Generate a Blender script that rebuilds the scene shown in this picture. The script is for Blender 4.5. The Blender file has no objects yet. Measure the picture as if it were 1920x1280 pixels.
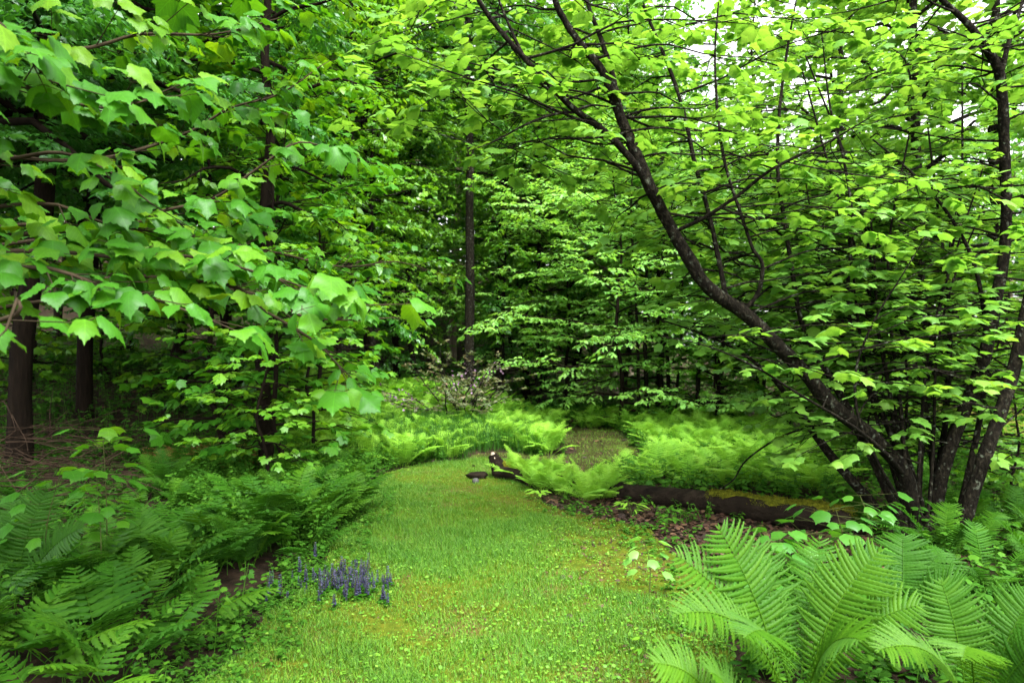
import bpy, math
import numpy as np
from mathutils import Vector, Matrix

rng = np.random.default_rng(11)
U = lambda a, b, n=None: rng.uniform(a, b, n)
N = lambda s, n=None: rng.normal(0, s, n)
SC = bpy.context.scene
COL = SC.collection
A3 = lambda *a: np.array(a, float)

# ------------------------------------------------------------------ camera frame
CAM_H, FPX, HOR = 1.6, 1280.0, 660.0
def at(px, py, Y):
    """a point seen at photo pixel (px, py) at distance Y ahead of the camera"""
    return A3((px - 960) / FPX * Y, Y, CAM_H + (HOR - py) / FPX * Y)

def sstep(a, b, x):
    t = np.clip((np.asarray(x, float) - a) / (b - a), 0, 1)
    return t * t * (3 - 2 * t)

def vnoise(x, y, s, seed=0):
    x = np.asarray(x, float) * s + seed * 17.3; y = np.asarray(y, float) * s + seed * 9.1
    return (np.sin(x * 1.3 + 1.7 * np.sin(y * 0.9)) + np.sin(y * 1.7 + 1.3 * np.sin(x * 1.1 + 2)) + np.sin((x + y) * 0.8 + seed)) / 3

def gz(x, y):
    x = np.asarray(x, float); y = np.asarray(y, float)
    left = 0.10 * np.clip(-x - 2.6, 0, 30) * sstep(2, 9, y)
    hill = 7.5 * sstep(19, 52, y) * (1 - sstep(0.02, 0.42, x / np.maximum(y, 1)))
    right = -0.9 * sstep(4, 16, x) * sstep(5, 16, y)
    rough = 0.045 * vnoise(x, y, 1.1, 1) + 0.02 * vnoise(x, y, 3.1, 2)
    left = left + .55 * sstep(10.5, 17, y) * (1 - sstep(-2.2, 0.6, x)) + .12 * sstep(9.6, 11, y) * (1 - sstep(-.3, .5, x))
    lawn = np.exp(-((x + 0.2) / 2.0) ** 2) * (1 - sstep(9, 12, y))
    return left + hill + right + rough * (1 - 0.75 * lawn)

# ------------------------------------------------------------------ mesh collector
class MB:
    def __init__(self): self.V = []; self.F = []; self.T = []; self.UV = []; self.has_uv = False; self.n = 0
    def add(self, v, f, t=0.5, uv=None):
        v = np.asarray(v, float).reshape(-1, 3); f = np.asarray(f, int)
        t = np.full(len(v), t, float) if np.isscalar(t) else np.asarray(t, float)
        self.V.append(v); self.F.append(f + self.n); self.T.append(t); self.n += len(v)
        self.UV.append(np.zeros((len(v), 3)) if uv is None else uv); self.has_uv = self.has_uv or uv is not None
    def build(self, name, mats, parent=None, smooth=True):
        me = bpy.data.meshes.new(name)
        V = np.concatenate(self.V).astype(np.float32); T = np.concatenate(self.T).astype(np.float32)
        tot = np.concatenate([np.full(len(f), f.shape[1], np.int32) for f in self.F])
        L = np.concatenate([f.ravel() for f in self.F]).astype(np.int32)
        me.vertices.add(len(V)); me.vertices.foreach_set('co', V.ravel())
        me.loops.add(len(L)); me.loops.foreach_set('vertex_index', L)
        me.polygons.add(len(tot))
        me.polygons.foreach_set('loop_start', np.concatenate([[0], np.cumsum(tot)[:-1]]).astype(np.int32))
        me.polygons.foreach_set('loop_total', tot)
        me.polygons.foreach_set('use_smooth', np.full(len(tot), smooth))
        at_ = me.attributes.new('tint', 'FLOAT', 'POINT'); at_.data.foreach_set('value', T)
        if self.has_uv:
            au = me.attributes.new('leaf_xy', 'FLOAT_VECTOR', 'POINT'); au.data.foreach_set('vector', np.concatenate(self.UV).astype(np.float32).ravel())
        me.update(calc_edges=True); me.validate()
        for m in (mats if isinstance(mats, (list, tuple)) else [mats]): me.materials.append(m)
        o = bpy.data.objects.new(name, me); COL.objects.link(o)
        if parent is not None: o.parent = parent
        return o

def unit(v):
    v = np.asarray(v, float); return v / np.maximum(np.linalg.norm(v, axis=-1, keepdims=True), 1e-9)

def frames(a, n):
    """rotation matrices whose columns are x, y = a (leaf length), z = n (made square to a)"""
    a = unit(a); x = unit(np.cross(a, n)); z = np.cross(x, a)
    return np.stack([x, a, z], axis=-1)

def scatter(mb, tv, tf, M, pos, scale, tint):
    """copies of template (tv, tf) with frames M at pos; scale (n,) or (n,3)"""
    n = len(pos); k = len(tv)
    sc = np.asarray(scale, float)
    sc = np.repeat(sc[:, None], 3, 1) if sc.ndim == 1 else sc
    v = np.einsum('nij,nkj->nki', M, tv[None] * sc[:, None, :]) + pos[:, None, :]
    f = (np.asarray(tf)[None] + (np.arange(n) * k)[:, None, None]).reshape(-1, np.asarray(tf).shape[1])
    t = np.repeat(np.broadcast_to(np.asarray(tint, float), (n,)), k)
    mb.add(v.reshape(-1, 3), f, t, np.tile(tv * A3(1, 1, 0), (n, 1)) if k > 20 else None)

def catmull(P, per=4):
    P = np.asarray(P, float)
    if len(P) < 3: 
        t = np.linspace(0, 1, per + 1)[:, None]; return P[0] * (1 - t) + P[-1] * t
    Q = np.vstack([2 * P[0] - P[1], P, 2 * P[-1] - P[-2]]); out = []
    for i in range(1, len(Q) - 2):
        p0, p1, p2, p3 = Q[i - 1:i + 3]
        for t in np.linspace(0, 1, per, endpoint=False):
            out.append(0.5 * ((2 * p1) + (-p0 + p2) * t + (2 * p0 - 5 * p1 + 4 * p2 - p3) * t * t + (-p0 + 3 * p1 - 3 * p2 + p3) * t ** 3))
    out.append(Q[-2]); return np.array(out)

def tube(mb, P, R, sides=8, rough=0.0, tint=0.5, cap=True):
    P = np.asarray(P, float); R = np.broadcast_to(np.asarray(R, float), (len(P),))
    T = unit(np.gradient(P, axis=0))
    ref = A3(0, 0, 1) if abs(T[0][2]) < 0.9 else A3(1, 0, 0)
    u = unit(np.cross(T[0], ref)); rings = []
    ang = np.linspace(0, 2 * np.pi, sides, endpoint=False)
    for i in range(len(P)):
        u = unit(u - T[i] * np.dot(u, T[i])); w = np.cross(T[i], u)
        r = R[i] * (1 + (rough * rng.normal(0, 1, sides) if rough else 0))
        rings.append(P[i] + (np.cos(ang) * r)[:, None] * u + (np.sin(ang) * r)[:, None] * w)
    V = np.concatenate(rings); n = len(P)
    i, j = np.meshgrid(np.arange(n - 1), np.arange(sides), indexing='ij'); j2 = (j + 1) % sides
    F = np.stack([i * sides + j, i * sides + j2, (i + 1) * sides + j2, (i + 1) * sides + j], -1).reshape(-1, 4)
    mb.add(V, F, tint)
    if cap:
        for base, ring in ((0, P[0]), ((n - 1) * sides, P[-1])):
            mb.add(np.vstack([V[base:base + sides], ring]), [[k, (k + 1) % sides, sides] for k in range(sides)], tint)

def tubes3(mb, A, B, ra, rb, tint=0.5):
    """many straight three-sided twigs at once"""
    A = np.asarray(A); B = np.asarray(B); d = unit(B - A)
    ref = np.where(np.abs(d[:, 2:3]) < 0.9, A3(0, 0, 1)[None], A3(1, 0, 0)[None])
    u = unit(np.cross(d, ref)); w = np.cross(d, u); V = []
    ra = np.broadcast_to(ra, (len(A),)); rb = np.broadcast_to(rb, (len(A),))
    for P, r in ((A, ra), (B, rb)):
        for k in range(3):
            a = 2.0944 * k; V.append(P + (np.cos(a) * u + np.sin(a) * w) * r[:, None])
    V = np.stack(V, 1)
    F = np.array([[0, 1, 4, 3], [1, 2, 5, 4], [2, 0, 3, 5]])
    mb.add(V.reshape(-1, 3), (F[None] + (np.arange(len(A)) * 6)[:, None, None]).reshape(-1, 4), tint)

# ------------------------------------------------------------------ leaf templates (length 1 along +Y, top +Z)
def blade(half, mids, fold, droop, curl=0.0):
    half = np.asarray(half, float); n = len(half); V = []
    for s in (1, -1):
        for x, y in half: V.append((s * x, y, 0))
    for y in mids: V.append((0, y, 0))
    V = np.array(V, float)
    V[:, 2] = -fold * np.abs(V[:, 0]) - droop * np.clip(V[:, 1], 0, 2) ** 2 - curl * V[:, 0] ** 2
    F = []
    for i in range(n - 1):
        F.append([i, i + 1, 2 * n + i + 1, 2 * n + i]); F.append([n + i + 1, n + i, 2 * n + i, 2 * n + i + 1])
    return V, np.array(F)
_mh = [(0, 0), (.13, -.06), (.27, -.055), (.39, .04), (.42, .12), (.475, .19), (.48, .30), (.535, .42), (.545, .52), (.60, .635), (.50, .64), (.45, .69), (.37, .70), (.31, .79), (.23, .83), (.17, .91), (.08, .97), (0, 1.1)]
_mm = np.clip(np.linspace(-0.02, 1.1, len(_mh)), 0, 2)
MAPLE = [blade(_mh, _mm, .18, .16), blade(_mh, _mm, -.10, .22, .25), blade(_mh, _mm, .30, .30), blade(_mh, _mm, .05, .42, .5)]
def soft_leaf(half, mids, fold, droop, curl, wave, ph):
    """like blade, with a middle column a side so that the surface can curve and ripple"""
    half = np.asarray(half, float); n = len(half); cols = []
    for fr_ in (-1, -.72, -.36, 0, .36, .72, 1):
        a_ = abs(fr_); y = half[:, 1] * a_ + np.asarray(mids) * (1 - a_); cols.append(np.stack([half[:, 0] * fr_, y, 0 * y], -1))
    V = np.concatenate(cols); x, y = V[:, 0], V[:, 1]
    V[:, 2] = -fold * np.abs(x) - droop * np.clip(y, 0, 2) ** 2 - curl * x ** 2 + wave * np.sin(7 * y + ph) * np.abs(x) * 1.6 + .018 * np.cos(26 * (y - .6 * np.abs(x)))
    F = [[c * n + i, c * n + i + 1, (c + 1) * n + i + 1, (c + 1) * n + i] for c in range(6) for i in range(n - 1)]
    return V, np.array(F)[:, ::-1]
MAPLE_NEAR = [soft_leaf(_mh, _mm, f, d, c, w_, p) for f, d, c, w_, p in ((.12, .15, .3, .06, 0), (-.12, .30, .5, .09, 1), (.28, .35, .1, .10, 2), (.02, .55, .7, .05, 3), (.38, .10, -.2, .08, 4), (-.2, .45, .2, .07, 5))]
_ml = [(0, 0), (.32, .0), (.44, .25), (.58, .68), (.33, .64), (.16, .85), (0, 1.0)]
MAPLE_FAR = [blade(_ml, np.linspace(0, 1, 7), .15, .18), blade(_ml, np.linspace(0, 1, 7), -.1, .28, .3)]
_bh = [(0, 0), (.17, .10), (.27, .32), (.26, .52), (.16, .78), (0, 1.05)]
BEECH = [blade(_bh, np.linspace(0, 1.05, 6), .2, .2), blade(_bh, np.linspace(0, 1.05, 6), -.05, .3)]
def kite(w, y, fold, droop):
    return np.array([(0, 0, 0), (w, y, -fold * w), (0, 1, -droop), (-w, y, -fold * w)], float), np.array([[0, 1, 2], [0, 2, 3]])
DIAM = [kite(.30, .42, .35, .15), kite(.27, .38, -.1, .3), kite(.33, .45, .15, .05)]
_nh = [(0, 0), (.13, .45), (0, 1)]
NARROW = [kite(.15, .45, .2, .2)]
_rh = [(0, 0), (.42, .15), (.5, .55), (.3, .92), (0, .98)]
ROUND = [blade(_rh, np.linspace(0, .98, 5), .15, .1), blade(_rh, np.linspace(0, .98, 5), -.1, .2)]

def put_leaves(mb, pos, axis, normal, size, tmpl, tint, wide=1.0):
    pick = rng.integers(0, len(tmpl), len(pos))
    M = frames(axis, normal); size = np.broadcast_to(size, (len(pos),)); tint = np.broadcast_to(tint, (len(pos),))
    for k, (tv, tf) in enumerate(tmpl):
        m = pick == k
        if m.any():
            s = np.stack([size[m] * wide * U(.85, 1.15, m.sum()), size[m], size[m]], -1)
            scatter(mb, tv, tf, M[m], pos[m], s, tint[m])

# ------------------------------------------------------------------ materials
def ntree(name):
    m = bpy.data.materials.new(name); m.use_nodes = True
    nt = m.node_tree; nt.nodes.clear(); return m, nt, nt.nodes, nt.links

def ramp(nodes, stops):
    r = nodes.new('ShaderNodeValToRGB'); e = r.color_ramp.elements
    while len(e) < len(stops): e.new(0.5)
    for i, (p, c) in enumerate(stops): e[i].position = p; e[i].color = (*c, 1)
    return r

def leaf_mat(name, stops, trans, tmix=.42, gloss=.06, rough=.42, veins=0.0, edge=.06):
    m, nt, nd, lk = ntree(name)
    a = nd.new('ShaderNodeAttribute'); a.attribute_name = 'tint'
    r = ramp(nd, stops); lk.new(a.outputs['Fac'], r.inputs[0])
    no = nd.new('ShaderNodeTexNoise'); no.inputs['Scale'].default_value = 35
    tc = nd.new('ShaderNodeTexCoord'); lk.new(tc.outputs['Object'], no.inputs['Vector'])
    hv = nd.new('ShaderNodeHueSaturation'); lk.new(r.outputs[0], hv.inputs['Color'])
    mr = nd.new('ShaderNodeMapRange'); mr.inputs['To Min'].default_value = .8; mr.inputs['To Max'].default_value = 1.2
    lk.new(no.outputs[0], mr.inputs[0]); lk.new(mr.outputs[0], hv.inputs['Value'])
    if veins:
        av = nd.new('ShaderNodeAttribute'); av.attribute_name = 'leaf_xy'; sp = nd.new('ShaderNodeSeparateXYZ'); lk.new(av.outputs['Vector'], sp.inputs[0])
        def mth(op, *ins):
            q = nd.new('ShaderNodeMath'); q.operation = op
            for i, v in enumerate(ins):
                if isinstance(v, (int, float)): q.inputs[i].default_value = v
                else: lk.new(v, q.inputs[i])
            return q.outputs[0]
        ax_ = mth('ABSOLUTE', sp.outputs[0]); lat = mth('PINGPONG', mth('MULTIPLY', mth('SUBTRACT', sp.outputs[1], mth('MULTIPLY', ax_, .9)), 5.5), .5)
        v1 = mth('LESS_THAN', ax_, .016); v2 = mth('LESS_THAN', lat, .055); vv = mth('MAXIMUM', v1, v2)
        add = mth('MULTIPLY_ADD', vv, veins, mr.outputs[0]); lk.new(add, hv.inputs['Value'])
    d = nd.new('ShaderNodeBsdfDiffuse'); lk.new(hv.outputs[0], d.inputs[0])
    t = nd.new('ShaderNodeBsdfTranslucent')
    mx = nd.new('ShaderNodeMix'); mx.data_type = 'RGBA'; mx.blend_type = 'MULTIPLY'; mx.inputs[0].default_value = 1
    lk.new(hv.outputs[0], mx.inputs[6]); mx.inputs[7].default_value = (*trans, 1); lk.new(mx.outputs[2], t.inputs[0])
    s = nd.new('ShaderNodeMixShader'); s.inputs[0].default_value = tmix
    lk.new(d.outputs[0], s.inputs[1]); lk.new(t.outputs[0], s.inputs[2])
    g = nd.new('ShaderNodeBsdfGlossy'); g.inputs['Roughness'].default_value = rough; g.inputs[0].default_value = (.9, .95, 1, 1)
    lw = nd.new('ShaderNodeLayerWeight'); lw.inputs[0].default_value = .25
    ml = nd.new('ShaderNodeMath'); ml.operation = 'MULTIPLY_ADD'; ml.inputs[1].default_value = edge; ml.inputs[2].default_value = gloss
    lk.new(lw.outputs['Fresnel'], ml.inputs[0])
    s2 = nd.new('ShaderNodeMixShader'); lk.new(ml.outputs[0], s2.inputs[0]); lk.new(s.outputs[0], s2.inputs[1]); lk.new(g.outputs[0], s2.inputs[2])
    o = nd.new('ShaderNodeOutputMaterial'); lk.new(s2.outputs[0], o.inputs[0]); return m

def rough_mat(name, stops, scale=(1, 1, 1), nscale=6.0, bump=.5, dist=.02, rough=.9, patch=None, detail=8, spec=.06):
    m, nt, nd, lk = ntree(name)
    tc = nd.new('ShaderNodeTexCoord'); mp = nd.new('ShaderNodeMapping'); mp.inputs['Scale'].default_value = scale
    lk.new(tc.outputs['Object'], mp.inputs[0])
    no = nd.new('ShaderNodeTexNoise'); no.inputs['Scale'].default_value = nscale; no.inputs['Detail'].default_value = detail; no.inputs['Roughness'].default_value = .65
    lk.new(mp.outputs[0], no.inputs['Vector'])
    r = ramp(nd, stops); lk.new(no.outputs[0], r.inputs[0]); col = r.outputs[0]
    if patch:
        pc, ps, lo, hi = patch
        n2 = nd.new('ShaderNodeTexNoise'); n2.inputs['Scale'].default_value = ps; n2.inputs['Detail'].default_value = 5
        lk.new(tc.outputs['Object'], n2.inputs['Vector'])
        mr = nd.new('ShaderNodeMapRange'); mr.inputs[1].default_value = lo; mr.inputs[2].default_value = hi; lk.new(n2.outputs[0], mr.inputs[0])
        mx = nd.new('ShaderNodeMix'); mx.data_type = 'RGBA'; lk.new(mr.outputs[0], mx.inputs[0]); lk.new(col, mx.inputs[6]); mx.inputs[7].default_value = (*pc, 1)
        col = mx.outputs[2]
    p = nd.new('ShaderNodeBsdfPrincipled'); p.inputs['Roughness'].default_value = rough; p.inputs['Specular IOR Level'].default_value = spec
    lk.new(col, p.inputs['Base Color'])
    b = nd.new('ShaderNodeBump'); b.inputs['Strength'].default_value = bump; b.inputs['Distance'].default_value = dist
    lk.new(no.outputs[0], b.inputs['Height']); lk.new(b.outputs[0], p.inputs['Normal'])
    o = nd.new('ShaderNodeOutputMaterial'); lk.new(p.outputs[0], o.inputs[0]); return m

YT = (1.25, 1.2, .55)
M = dict(
    maple=leaf_mat('maple_leaf', [(0, (0.0247, 0.1140, 0.0076)), (.55, (0.0475, 0.1805, 0.0095)), (1, (0.1187, 0.2565, 0.0095))], (1.7, 1.35, .4), .47, .012, .42, .28),
    lime=leaf_mat('lime_maple_leaf', [(0, (0.0664, 0.1920, 0.0236)), (.5, (0.1132, 0.2678, 0.0321)), (1, (0.1719, 0.3348, 0.0428))], (1.5, 1.32, .75), .52, .012, .45, .18),
    mid=leaf_mat('beech_leaf', [(0, (.048, .165, .010)), (.5, (.080, .230, .012)), (1, (.145, .295, .015))], (1.5, 1.35, .45), .48, .025, .42),
    pale=leaf_mat('pale_beech_leaf', [(0, (0.0938, 0.2820, 0.0494)), (.5, (0.1500, 0.3720, 0.0650)), (1, (0.2313, 0.4560, 0.0845))], (1.35, 1.25, .6), .5, .02, .45),
    light=leaf_mat('hornbeam_leaf', [(0, (.070, .215, .016)), (.5, (.115, .290, .020)), (1, (.190, .360, .026))], (1.5, 1.35, .6), .52, .012, .45),
    deep=leaf_mat('deep_green_leaf', [(0, (.024, .115, .012)), (.5, (.046, .170, .016)), (1, (.078, .220, .020))], (1.4, 1.35, .5), .46, .025, .40),  # deep green of the dark-leaved trees, their own colour
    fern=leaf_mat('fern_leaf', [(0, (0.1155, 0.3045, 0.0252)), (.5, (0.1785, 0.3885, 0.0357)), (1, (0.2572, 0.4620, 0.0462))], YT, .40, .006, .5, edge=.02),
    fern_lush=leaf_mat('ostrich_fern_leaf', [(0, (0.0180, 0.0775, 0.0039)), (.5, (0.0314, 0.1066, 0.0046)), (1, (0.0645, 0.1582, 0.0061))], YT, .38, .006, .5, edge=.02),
    fern_dark=leaf_mat('shade_painted_fern_leaf', [(0, (0.0152, 0.0674, 0.0042)), (.5, (0.0269, 0.1011, 0.0059)), (1, (0.0573, 0.1517, 0.0076))], YT, .36, .004, .5, edge=.015),  # darker than the real leaf: the left bank's shade is painted in
    weed=leaf_mat('weed_leaf', [(0, (0.0211, 0.0880, 0.0079)), (.5, (0.0422, 0.1364, 0.0106)), (1, (0.0836, 0.1936, 0.0132))], YT, .38, .006, .5, edge=.02),
    grass=leaf_mat('lawn_blade', [(0, (0.0418, 0.1451, 0.0050)), (.5, (0.0821, 0.2014, 0.0069)), (.85, (0.1380, 0.2435, 0.0099)), (1, (0.2175, 0.2155, 0.0396))], YT, .35, .01, .55),
    clover=leaf_mat('clover_leaf', [(0, (0.0528, 0.1685, 0.0107)), (.5, (0.0880, 0.2186, 0.0149)), (1, (0.1496, 0.2823, 0.0319))], YT, .3, .015, .5),
    mossblade=leaf_mat('moss_frond', [(0, (0.0528, 0.0627, 0.0044)), (.5, (0.0880, 0.1045, 0.0062)), (1, (0.1338, 0.1379, 0.0088))], YT, .25, .0, .6),
    azalea=leaf_mat('azalea_leaf', [(0, (0.0450, 0.0810, 0.0225)), (.5, (0.0900, 0.1080, 0.0360)), (1, (0.1620, 0.1080, 0.0630))], YT, .35, .03, .5),
    petal=leaf_mat('pink_petal', [(0, (0.1650, 0.0825, 0.1500)), (1, (0.2700, 0.1725, 0.2550))], (1, 1, 1), .4, .02, .5),
    bugle=leaf_mat('bugle_petal', [(0, (0.0284, 0.0259, 0.0684)), (.5, (0.0527, 0.0502, 0.1152)), (1, (0.1134, 0.1118, 0.1800))], (1, 1, 1), .3, .02, .5),
    litter=leaf_mat('dead_leaf', [(0, (0.0187, 0.0093, 0.0059)), (.5, (0.0510, 0.0229, 0.0127)), (1, (0.1105, 0.0612, 0.0306))], (1, .8, .6), .15, .02, .6),
    bark=rough_mat('dark_bark', [(.3, (.0025, .002, .0015)), (.52, (.009, .0075, .005)), (.66, (.028, .024, .016)), (.8, (.060, .055, .040))], (1, 1, .45), 38, 1, .04, patch=((.070, .080, .058), 24, .60, .68)),
    bark_brown=rough_mat('brown_bark', [(.25, (0.0029, 0.0022, 0.0014)), (.55, (0.0090, 0.0061, 0.0040)), (.8, (0.0198, 0.0140, 0.0090))], (1, 1, .2), 18, .9, .03),  # brown bark, lowered in colour to deepen the shade on the left trunks
    bark_pale=rough_mat('pale_bark', [(.25, (.07, .055, .04)), (.55, (.17, .14, .10)), (.8, (.30, .26, .20))], (1, 1, .3), 14, .6, .02),
    twig=rough_mat('twig_bark', [(.3, (0.0165, 0.0121, 0.0077)), (.7, (0.0550, 0.0413, 0.0248))], (1, 1, 1), 9, .2, .005),
    stem=rough_mat('green_stem', [(.3, (.030, .045, .012)), (.7, (.065, .075, .022))], (1, 1, 1), 9, .1, .004, .6),
    rot=rough_mat('rotten_wood', [(.25, (0.0029, 0.0024, 0.0019)), (.5, (0.0125, 0.0091, 0.0062)), (.75, (0.0360, 0.0264, 0.0182))], (.35, 1, 1), 11, 1, .04, patch=((.014, .010, .007), 4.2, .5, .6)),
    cutwood=rough_mat('weathered_wood', [(.25, (.16, .12, .085)), (.7, (.42, .36, .29))], (1, 1, .3), 20, .7, .02),
    stick=rough_mat('dry_stick', [(.3, (0.0077, 0.0051, 0.0032)), (.7, (0.0478, 0.0306, 0.0204))], (1, 1, 1), 5, .3, .01),  # colour lowered to stand in for the shade over the brush pile
    straw=rough_mat('dry_straw', [(.3, (.200, .095, .030)), (.7, (.420, .240, .090))], (1, 1, 1), 6, .2, .004),
    stone=rough_mat('grey_stone', [(.3, (0.0400, 0.0400, 0.0380)), (.7, (0.0960, 0.0960, 0.0920))], (1, 1, 1), 9, .5, .01),
    moss=rough_mat('moss_cushion', [(.3, (0.0350, 0.0420, 0.0048)), (.55, (0.1050, 0.1120, 0.0084)), (.8, (0.2100, 0.1820, 0.0120))], (1, 1, 1), 30, 1, .02),
    soil=rough_mat('forest_soil', [(.28, (.006, .005, .003)), (.5, (.020, .014, .009)), (.72, (.050, .032, .020))], (1, 1, 1), 7, .8, .04, patch=((.030, .050, .012), 1.1, .55, .7)),
    turf=rough_mat('turf', [(.25, (0.0256, 0.0420, 0.0043)), (.5, (0.0560, 0.0795, 0.0059)), (.75, (0.0970, 0.0935, 0.0085))], (1, 1, 1), 14, .8, .02, patch=((.080, .055, .018), 1.7, .52, .66)),
    path=rough_mat('path_earth', [(.25, (0.0108, 0.0113, 0.0032)), (.5, (0.0230, 0.0227, 0.0065)), (.75, (0.0405, 0.0347, 0.0122))], (1, 1, 1), 9, .8, .02, patch=((.045, .060, .010), 1.3, .5, .65)),
)

# ------------------------------------------------------------------ bookkeeping
def tag(o, label=None, cat=None, group=None, kind=None):
    for k, v in (('label', label), ('category', cat), ('group', group), ('kind', kind)):
        if v: o[k] = v
    return o
def empty(name, loc, label, cat, group=None, rz=0.0):
    o = bpy.data.objects.new(name, None); COL.objects.link(o); o.empty_display_size = .2
    o.location = loc; o.rotation_euler = (0, 0, rz); return tag(o, label, cat, group)
def copy_tree(o, parent=None):
    c = o.copy(); COL.objects.link(c)
    if parent is not None: c.parent = parent
    for ch in KIDS.get(o.name, []): copy_tree(ch, c)
    return c
KIDS = {}
def kid(parent, o): KIDS.setdefault(parent.name, []).append(o); return o
def place(o, x, y, rz, s=1.0, dz=0.0):
    o.location = (x, y, float(gz(x, y)) + dz); o.rotation_euler = (0, 0, rz); o.scale = (s, s, s)

# ------------------------------------------------------------------ world, sun, camera
SUN_EL, SUN_AZ = math.radians(60), math.radians(155)     # azimuth measured from +Y towards +X
w = bpy.data.worlds.new('World'); SC.world = w; w.use_nodes = True
nt = w.node_tree; bg = nt.nodes['Background']
sky = nt.nodes.new('ShaderNodeTexSky'); sky.sky_type = 'NISHITA'; sky.sun_disc = False
sky.sun_elevation = SUN_EL; sky.sun_rotation = SUN_AZ; sky.air_density = 1.0; sky.dust_density = 4.0; sky.ozone_density = 1.0
hs = nt.nodes.new('ShaderNodeHueSaturation'); hs.inputs['Saturation'].default_value = .06
nt.links.new(sky.outputs[0], hs.inputs['Color']); nt.links.new(hs.outputs[0], bg.inputs[0]); bg.inputs[1].default_value = .15
sl = bpy.data.lights.new('sun', 'SUN'); sl.energy = 1.5; sl.angle = math.radians(35); sl.color = (1, .96, .88)
so = bpy.data.objects.new('sun', sl); COL.objects.link(so)
sd = Vector((math.sin(SUN_AZ) * math.cos(SUN_EL), math.cos(SUN_AZ) * math.cos(SUN_EL), math.sin(SUN_EL)))
so.rotation_euler = sd.to_track_quat('Z', 'Y').to_euler(); so.location = sd * 60
cd = bpy.data.cameras.new('camera'); cam = bpy.data.objects.new('camera', cd); COL.objects.link(cam)
cd.sensor_width = 36; cd.lens = 24; cd.clip_start = .05; cd.clip_end = 800
cd.dof.use_dof = True; cd.dof.focus_distance = 5.0; cd.dof.aperture_fstop = 2.6
cam.location = (0, 0, CAM_H); cam.rotation_euler = (math.radians(90 + .895), 0, 0); SC.camera = cam
SC.view_settings.view_transform = 'Standard'; SC.view_settings.look = 'None'; SC.view_settings.exposure = 2.6
SC.cycles.max_bounces = 12; SC.cycles.diffuse_bounces = 9; SC.cycles.glossy_bounces = 2; SC.cycles.transmission_bounces = 9

# ------------------------------------------------------------------ ground, lawn, path
def sheet(name, xs, ys, mat, dz=0.0, inside=None):
    X, Y = np.meshgrid(xs, ys); V = np.stack([X, Y, gz(X, Y) + dz], -1).reshape(-1, 3)
    nx = len(xs); i, j = np.meshgrid(np.arange(len(ys) - 1), np.arange(nx - 1), indexing='ij')
    F = np.stack([i * nx + j, i * nx + j + 1, (i + 1) * nx + j + 1, (i + 1) * nx + j], -1).reshape(-1, 4)
    if inside is not None:
        c = V[F].mean(1); F = F[inside(c[:, 0], c[:, 1])]
    mb = MB(); mb.add(V, F); o = mb.build(name, mat); return tag(o, kind='structure')
s1 = np.sinh(np.linspace(-5.2, 5.2, 261)); s1 = s1 / s1.max() * 220
s2 = np.sinh(np.linspace(-3.8, 5.2, 241)); s2 = s2 / s2.max() * 220 + 6
sheet('ground', s1, s2, M['soil'])

sheet('meadow', np.arange(9, 60, .8), np.arange(9, 60, .8), M['turf'], .06, lambda x, y: x > 7 + .22 * y + 1.5 * vnoise(x, y, .3, 2))
LAWN = np.array([(-1.75, 1.0), (-1.6, 3.3), (-1.45, 4.2), (-1.35, 4.9), (-1.5, 6.0), (-1.55, 7.6), (-1.7, 8.9), (-1.3, 9.8), (-.4, 10.2), (.5, 9.9), (.0, 8.6), (.55, 6.9), (1.3, 6.0), (1.3, 4.7), (1.1, 3.3), (1.1, 1.0)])
PATH = np.array([(-.9, 9.3), (-.6, 10.4), (.5, 10.6), (1.0, 10.9), (.85, 12), (.7, 13.6), (1.2, 14.6), (2.1, 14.2), (2.15, 12.2), (1.9, 10.6), (2.1, 9.4), (1.4, 8.9), (.7, 9.2), (.0, 8.9)])
def in_poly(P, x, y):
    x = np.asarray(x, float); y = np.asarray(y, float); c = np.zeros(x.shape, bool); n = len(P)
    for i in range(n):
        x1, y1 = P[i]; x2, y2 = P[(i + 1) % n]
        m = (y1 > y) != (y2 > y); xx = (x2 - x1) * (y - y1) / ((y2 - y1) or 1e-9) + x1
        c ^= m & (x < xx)
    return c
def wob(x, y): return x + .10 * vnoise(x, y, 2.3, 4), y + .12 * vnoise(x, y, 2.1, 5)
in_lawn = lambda x, y: in_poly(LAWN, *wob(x, y))
in_path = lambda x, y: in_poly(PATH, *wob(x, y))
sheet('path', np.arange(-1.5, 3, .05), np.arange(8.5, 15.2, .05), M['path'], .004, in_path)
sheet('lawn', np.arange(-2.4, 2, .04), np.arange(1, 11, .04), M['turf'], .008, in_lawn)

# ------------------------------------------------------------------ grass and clover on the lawn
def blades(mb, x, y, h, lean, w, tint, z0=0.008):
    n = len(x); az = U(0, 6.283, n); d = np.stack([np.cos(az), np.sin(az), np.zeros(n)], -1); s = np.stack([-np.sin(az), np.cos(az), np.zeros(n)], -1)
    b = np.stack([x, y, gz(x, y) + z0], -1); up = A3(0, 0, 1)
    m = b + up * (h * .6)[:, None] + d * (h * lean * .35)[:, None]; t = b + up * h[:, None] * .95 + d * (h * lean)[:, None]
    V = np.stack([b - s * w[:, None], b + s * w[:, None], m + s * w[:, None] * .8, m - s * w[:, None] * .8, t], 1)
    mb.add(V.reshape(-1, 3), (np.array([[0, 1, 2, 3]])[None] + (np.arange(n) * 5)[:, None, None]).reshape(-1, 4), np.repeat(tint, 5))
    mb.F.append((np.array([[3, 2, 4]])[None] + (np.arange(n) * 5)[:, None, None]).reshape(-1, 3) + mb.n - n * 5)
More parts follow.
